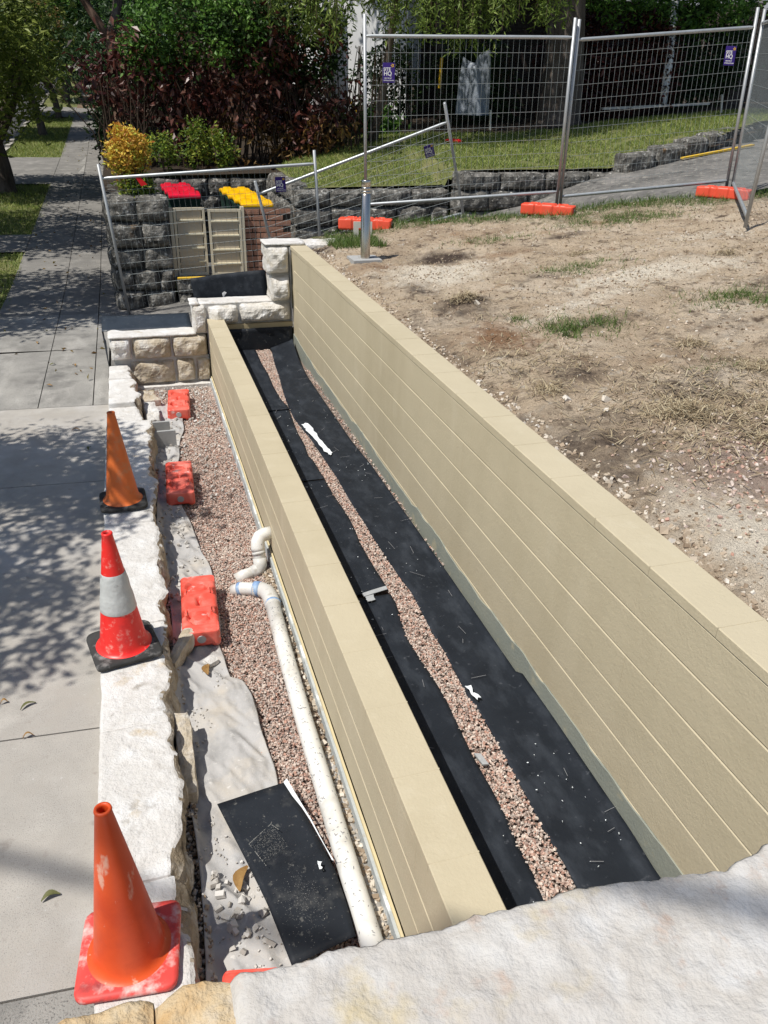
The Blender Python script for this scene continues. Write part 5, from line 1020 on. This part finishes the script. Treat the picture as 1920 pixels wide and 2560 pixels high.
P, v = clumps((3.75, 18.2, .9), (.8, .6, 1.3), 110, 45, .3); leaves('crown', P-np.array((3.9, 18.9, -1.1)), .11, M['leaf_dark'], iv2, .5, .2, rnd=v+.2)
# hedge along the path edge
for i, (x, y, z, r, l) in enumerate([(.05, 20.3, -1.75, (.45, 1.2, .75), 'dark green clipped shrub beside the path just beyond the stone pier'), (-.05, 26, -1.3, (.5, 2.2, .9), 'green shrub beside the path, second one up'), (-.1, 33, -.7, (.55, 3.5, 1.1), 'green shrub beside the path, third one up'), (.0, 45, .2, (.7, 6, 1.6), 'long green hedge beside the far path')]):
    t = empty('path_shrub', l, 'shrub', (x, y, z-r[2]), 'shrubs beside the path'); P, v = clumps((x+.25, y, z), r, 90+30*i, 60, .3+.1*i); leaves('crown', P-np.array((x, y, z-r[2])), .10+.03*i, M['leaf_dark'], t, .5, .1, rnd=v+.1)
    branchy('stem', (.25, 0, -.3), (.25, 0, r[2]), .03, .02, (0, 0, 0), 'stem', t)
# yellow shrub on the pier
ys_ = empty('yellow_shrub', 'bushy yellow and orange leaved shrub growing on top of the dark stone pier', 'shrub', (.12, 13.15, -1.38))
for a in range(7): branchy('stem', (0, 0, -.02), (.22*math.cos(a), .2*math.sin(a), .42), .012, .006, (0, 0, 0), 'stem', ys_)
P, v = clumps((.10, 13.2, -.84), (.27, .28, .31), 85, 46, .13, shell=.6); leaves('crown', P-np.array((.12, 13.15, -1.38)), .062, M['leaf_yellow'], ys_, .5, -.2, rnd=.25+.75*v)
P, v = clumps((.18, 13.1, -1.27), (.24, .2, .13), 30, 40, .12); leaves('lower_leaves', P-np.array((.12, 13.15, -1.38)), .06, M['leaf_yelgreen'], ys_, .5, 0, rnd=v)
for i, (x, y, h, r, l) in enumerate([(.72, 16.3, .72, .30, 'dim yellow-green shrub right of the yellow shrub'), (1.33, 16.3, .98, .25, 'taller yellow-green shrub behind the red bins'), (1.80, 16.3, .80, .22, 'yellow-green shrub between the red and yellow bins')]):
    t = empty('golden_shrub', l, 'shrub', (x, y, -1.42), 'yellow-green shrubs behind the bins'); branchy('stem', (0, 0, -.05), (0, 0, h*.7), .015, .008, (0, 0, 0), 'stem', t)
    P, v = clumps((x, y, -1.42+h*.58), (r, r, h*.42), 26, 32, .14); leaves('crown', P-np.array((x, y, -1.42)), .065, M['leaf_yelgreen'], t, .5, -.1, rnd=v*.8+.1)
# understorey in the shade right of the copper hedge
for i, (x, y, z, r, m, l, nc, ls) in enumerate([(6.0, 19.6, .35, (.8, .6, 1.25), 'leaf_dark', 'sparse shrub in front of the white house wall', 44, .12),
    (8.1, 19.8, .2, (1.0, .6, 1.2), 'leaf_dark', 'dark shrub beside the grey sheet behind the lawn', 100, .13), (11.4, 19.3, .65, (1.9, .6, 1.25), 'leaf_red', 'dark brownish hedge right of the massive trunk', 230, .14),
    (14.1, 19.6, 1.0, (1.4, .6, 1.2), 'leaf_dark', 'dark green hedge left of the brick house corner', 170, .13), (5.1, 18.6, -.6, (.8, .4, .32), 'leaf_green', 'low green shrub at the foot of the copper hedge', 50, .13),
    (12.6, 19.0, 2.3, (3.2, .9, .7), 'leaf_green', 'green branches hanging along the top right under the white gutter', 200, .12)]):
    t = empty('dark_shrub', l, 'shrub', (x, y, float(zl(np.array([x]), np.array([y]))[0]))); P, v = clumps((x, y, z), r, nc, 40, .34); leaves('crown', P-np.array(t.location), ls, M[m], t, .45, .4, rnd=v*(.5 if m == 'leaf_red' else .9))
    sb = MB()
    for k in range(16): bx = RNG.uniform(-r[0], r[0]); sb.tube([(bx, 0, -.1), (bx+RNG.normal()*.2, 0, 1.6)], [.018, .007], 5, False)
    tag(sb.build('stems', M['stem'], t), kind='stuff')
# tree out of view, added to shade the house wall; then the trees far beyond
tree('unseen tree behind the hedge, added to shade the house wall, above the picture', (7.9, 21.3, -1), 6.5, (6.4, 20.6, 6.4), (2.6, 2.4, 1.5), 260, 55, .65, .18, 'leaf_green', .2, limbs=5, name='shade_tree', seed=12, fork=.6)
for i, (x, y, r, m) in enumerate([(-14, 62, 7, 'leaf_dark'), (-7, 78, 7, 'leaf_olive'), (2, 86, 8, 'leaf_green'), (-20, 45, 7, 'leaf_olive'), (-16, 34, 5.5, 'leaf_dark'), (6, 60, 6, 'leaf_dark'), (12, 75, 8, 'leaf_olive'), (-2, 100, 9, 'leaf_dark'), (-10, 98, 9, 'leaf_green'), (-26, 75, 9, 'leaf_dark'), (5, 44, 5, 'leaf_dark'), (12, 42, 5.5, 'leaf_olive'), (19, 42, 6, 'leaf_dark'), (26, 38, 7, 'leaf_dark'), (1.8, 33, 3.6, 'leaf_dark')]):
    lab = ['dark', 'olive', 'pale green'][i % 3]; z0 = float(zp(y))-.3
    tree('%s background tree number-free mass beyond the street' % lab if False else ['tree far left beyond the street, dark crown', 'olive tree at the far end of the street', 'pale green tree closing the far end of the path', 'olive tree on the far side of the street', 'dark tree across the street near the left edge', 'dark tree behind the gum tree', 'olive tree far behind the copper hedge', 'dark tall tree on the skyline beyond the path', 'green tall tree on the skyline left of the path', 'dark tree at the far upper left', 'dark tree behind the white house wall', 'olive tree behind the house', 'dark tree behind the brick house', 'dark tree beyond the right house corner', 'dark leafy tree filling the gap behind the gum tree'][i],
         (x, y, z0), r*1.1, (x, y, z0+r*.95), (r, r*.8, r*.95), 150, 50, r*.22, r*.06, m, .3, limbs=3, name='background_tree', group='background trees', seed=30+i)
# low hedge walls across the street so nothing is empty
for i, (x0, x1, y, h) in enumerate([(-22, -13, 50, 3), (-13.5, -12.5, 30, 3)]):
    P, v = clumps(((x0+x1)/2, y, zz(y)+h*.5), ((x1-x0)/2+.5, 14 if i else 1.5, h*.6), 160, 40, .9, box=True, shell=0); o = leaves('distant_hedge', P, .35, M['leaf_dark'], None, .5, .2, rnd=v); tag(o, ['dark hedge across the end of the street', 'dark hedge along the far side of the street'][i], 'hedge', None, 'stuff')

# ------------------------------------------------------------------ houses
hw = empty('white_house', 'white rendered house wall with brick parts seen through the hedge', 'house', (5.2, 22, -.8))
def hb(n, a, m): o = MB().box(*a).build(n, M[m], hw); o.location = -hw.location; return o
def angled(n, a, b, z0, z1, m):
    o = MB().bar((a[0], a[1], (z0+z1)/2), (b[0], b[1], (z0+z1)/2), .25, z1-z0).build(n, M[m], hw); o.location = -hw.location; return o
angled('wall', (4.15, 23.0), (5.05, 21.9), -1.3, 2.6, 'house_white'); angled('wall', (5.35, 22.6), (6.9, 21.0), -1.3, 3.4, 'house_white'); hb('brick_wall', (3.9, 7.1, 23.1, 23.4, -1.2, 4.2), 'house_brick'); hb('brick_wall', (1.6, 3.9, 22.4, 22.8, -1.5, 4.5), 'house_brick')
hb('window', (7.1, 7.5, 21.9, 22.2, .2, 2.6), 'white_metal'); hb('brick_wall', (7.5, 9.2, 22.0, 22.3, -1.2, 4), 'dark_brick')
tag(MB().tube([(5.62, 20.6, -.52), (5.32, 20.7, -.12)], .03, 8).build('yellow_pole', M['sign_yellow']), 'short yellow pole leaning before the white house wall', 'pole')
tag(MB().tube([(7.05, 19.2, .15), (7.07, 19.2, .75)], .035, 8).build('yellow_post', M['sign_yellow']), 'yellow post behind the mesh left of the grey sheet', 'pole')
bh = empty('brick_house', 'shaded dark brick house with a white gutter at the upper right', 'house', (14, 22, -.5))
def bb(n, a, m): o = MB().box(*a).build(n, M[m], bh); o.location = -bh.location; return o
bb('wall', (9.2, 24, 22, 22.4, -1, 2.25), 'dark_brick'); bb('wall', (15.4, 15.9, 20.0, 22, -.6, 2.25), 'dark_brick'); bb('gutter', (10.5, 26, 21.5, 21.65, 2.27, 2.42), 'white_metal'); bb('roof', (10.4, 26, 21.65, 27, 2.42, 2.5), 'roof_tile'); bb('eave', (10.5, 26, 21.65, 22.0, 2.27, 2.3), 'white_metal')
tag(MB().tube([(12.7, 18.9, -.05), (12.72, 18.95, .85), (12.9, 19.4, 2.2)], .10, 14).build('white_downpipe', M['white_metal'], None, True), 'white downpipe catching patches of sun in front of the dark hedge', 'pipe')
tag(MB().bar((10.9, 18.6, -.18), (13.9, 18.75, -.02), .08, .05).build('white_plank', M['plain_timber']), 'long pale plank lying along the back of the lawn', 'plank')
tag(MB().bar((7.62, 17.5, -.62), (7.6, 17.5, -.24), .035, .035, (0, 1, 0)).build('survey_stake', M['plain_timber']), 'short white survey stake at the back of the lawn before the massive trunk', 'stake', 'survey stakes')
tag(MB().bar((13.35, 17.5, -.2), (13.28, 17.5, .17), .035, .035, (0, 1, 0)).build('survey_stake', M['plain_timber']), 'short white survey stake at the back of the lawn near the right fence posts', 'stake', 'survey stakes')
# grey sheet hung over something
n = 14; V = []; F = []
for j in range(n+1):
    for i in range(n+1):
        u = i/n; v_ = j/n; x = 7.0+u*.8*(1-.35*v_)+.15*v_; V.append((x, 18.0+.12*math.sin(u*9+v_*2)+.25*(1-v_)*-math.sin(math.pi*u), -.35+1.1*v_-.12*math.sin(u*5)*(v_ > .9)))
F = [(j*(n+1)+i, j*(n+1)+i+1, (j+1)*(n+1)+i+1, (j+1)*(n+1)+i) for j in range(n) for i in range(n)]
tag(MB().add(V, F).build('grey_tarpaulin', M['tarp'], None, True), 'grey-blue plastic sheet hanging behind the lawn left of the massive trunk', 'tarpaulin')
rb = empty('red_tool', 'red and black garden machine lying on the lawn behind the tilted fence panel', 'machine', (6.45, 16.6, -.98))
V, F = rbox(.34, .3, .2, .05, .08, .02, 6, 3); link('housing', nmesh('housing', V, F, smooth=True), M['red_plastic'], rb, (0, 0, .12)); V, F = rbox(.2, .2, .14, .05, .05, .01, 6, 4); link('engine', nmesh('engine', V, F, smooth=True), M['rubber'], rb, (-.15, -.1, .08)); MB().tube([(.1, 0, .1), (.3, -.05, .04), (.45, -.05, .02)], .03, 8).build('tube', M['red_plastic'], rb, True)
# overhead cable: its soft shadow crosses the path and the foreground stone
d = Vector((2.5, -1.48, 0)).normalized(); c0 = Vector((-5.6, -.42, 9.0))
tag(MB().tube([c0-d*22, c0, c0+d*22], .034, 10).build('overhead_cable', M['cable']), 'thick black overhead cable above the path, casting a soft shadow', 'cable')
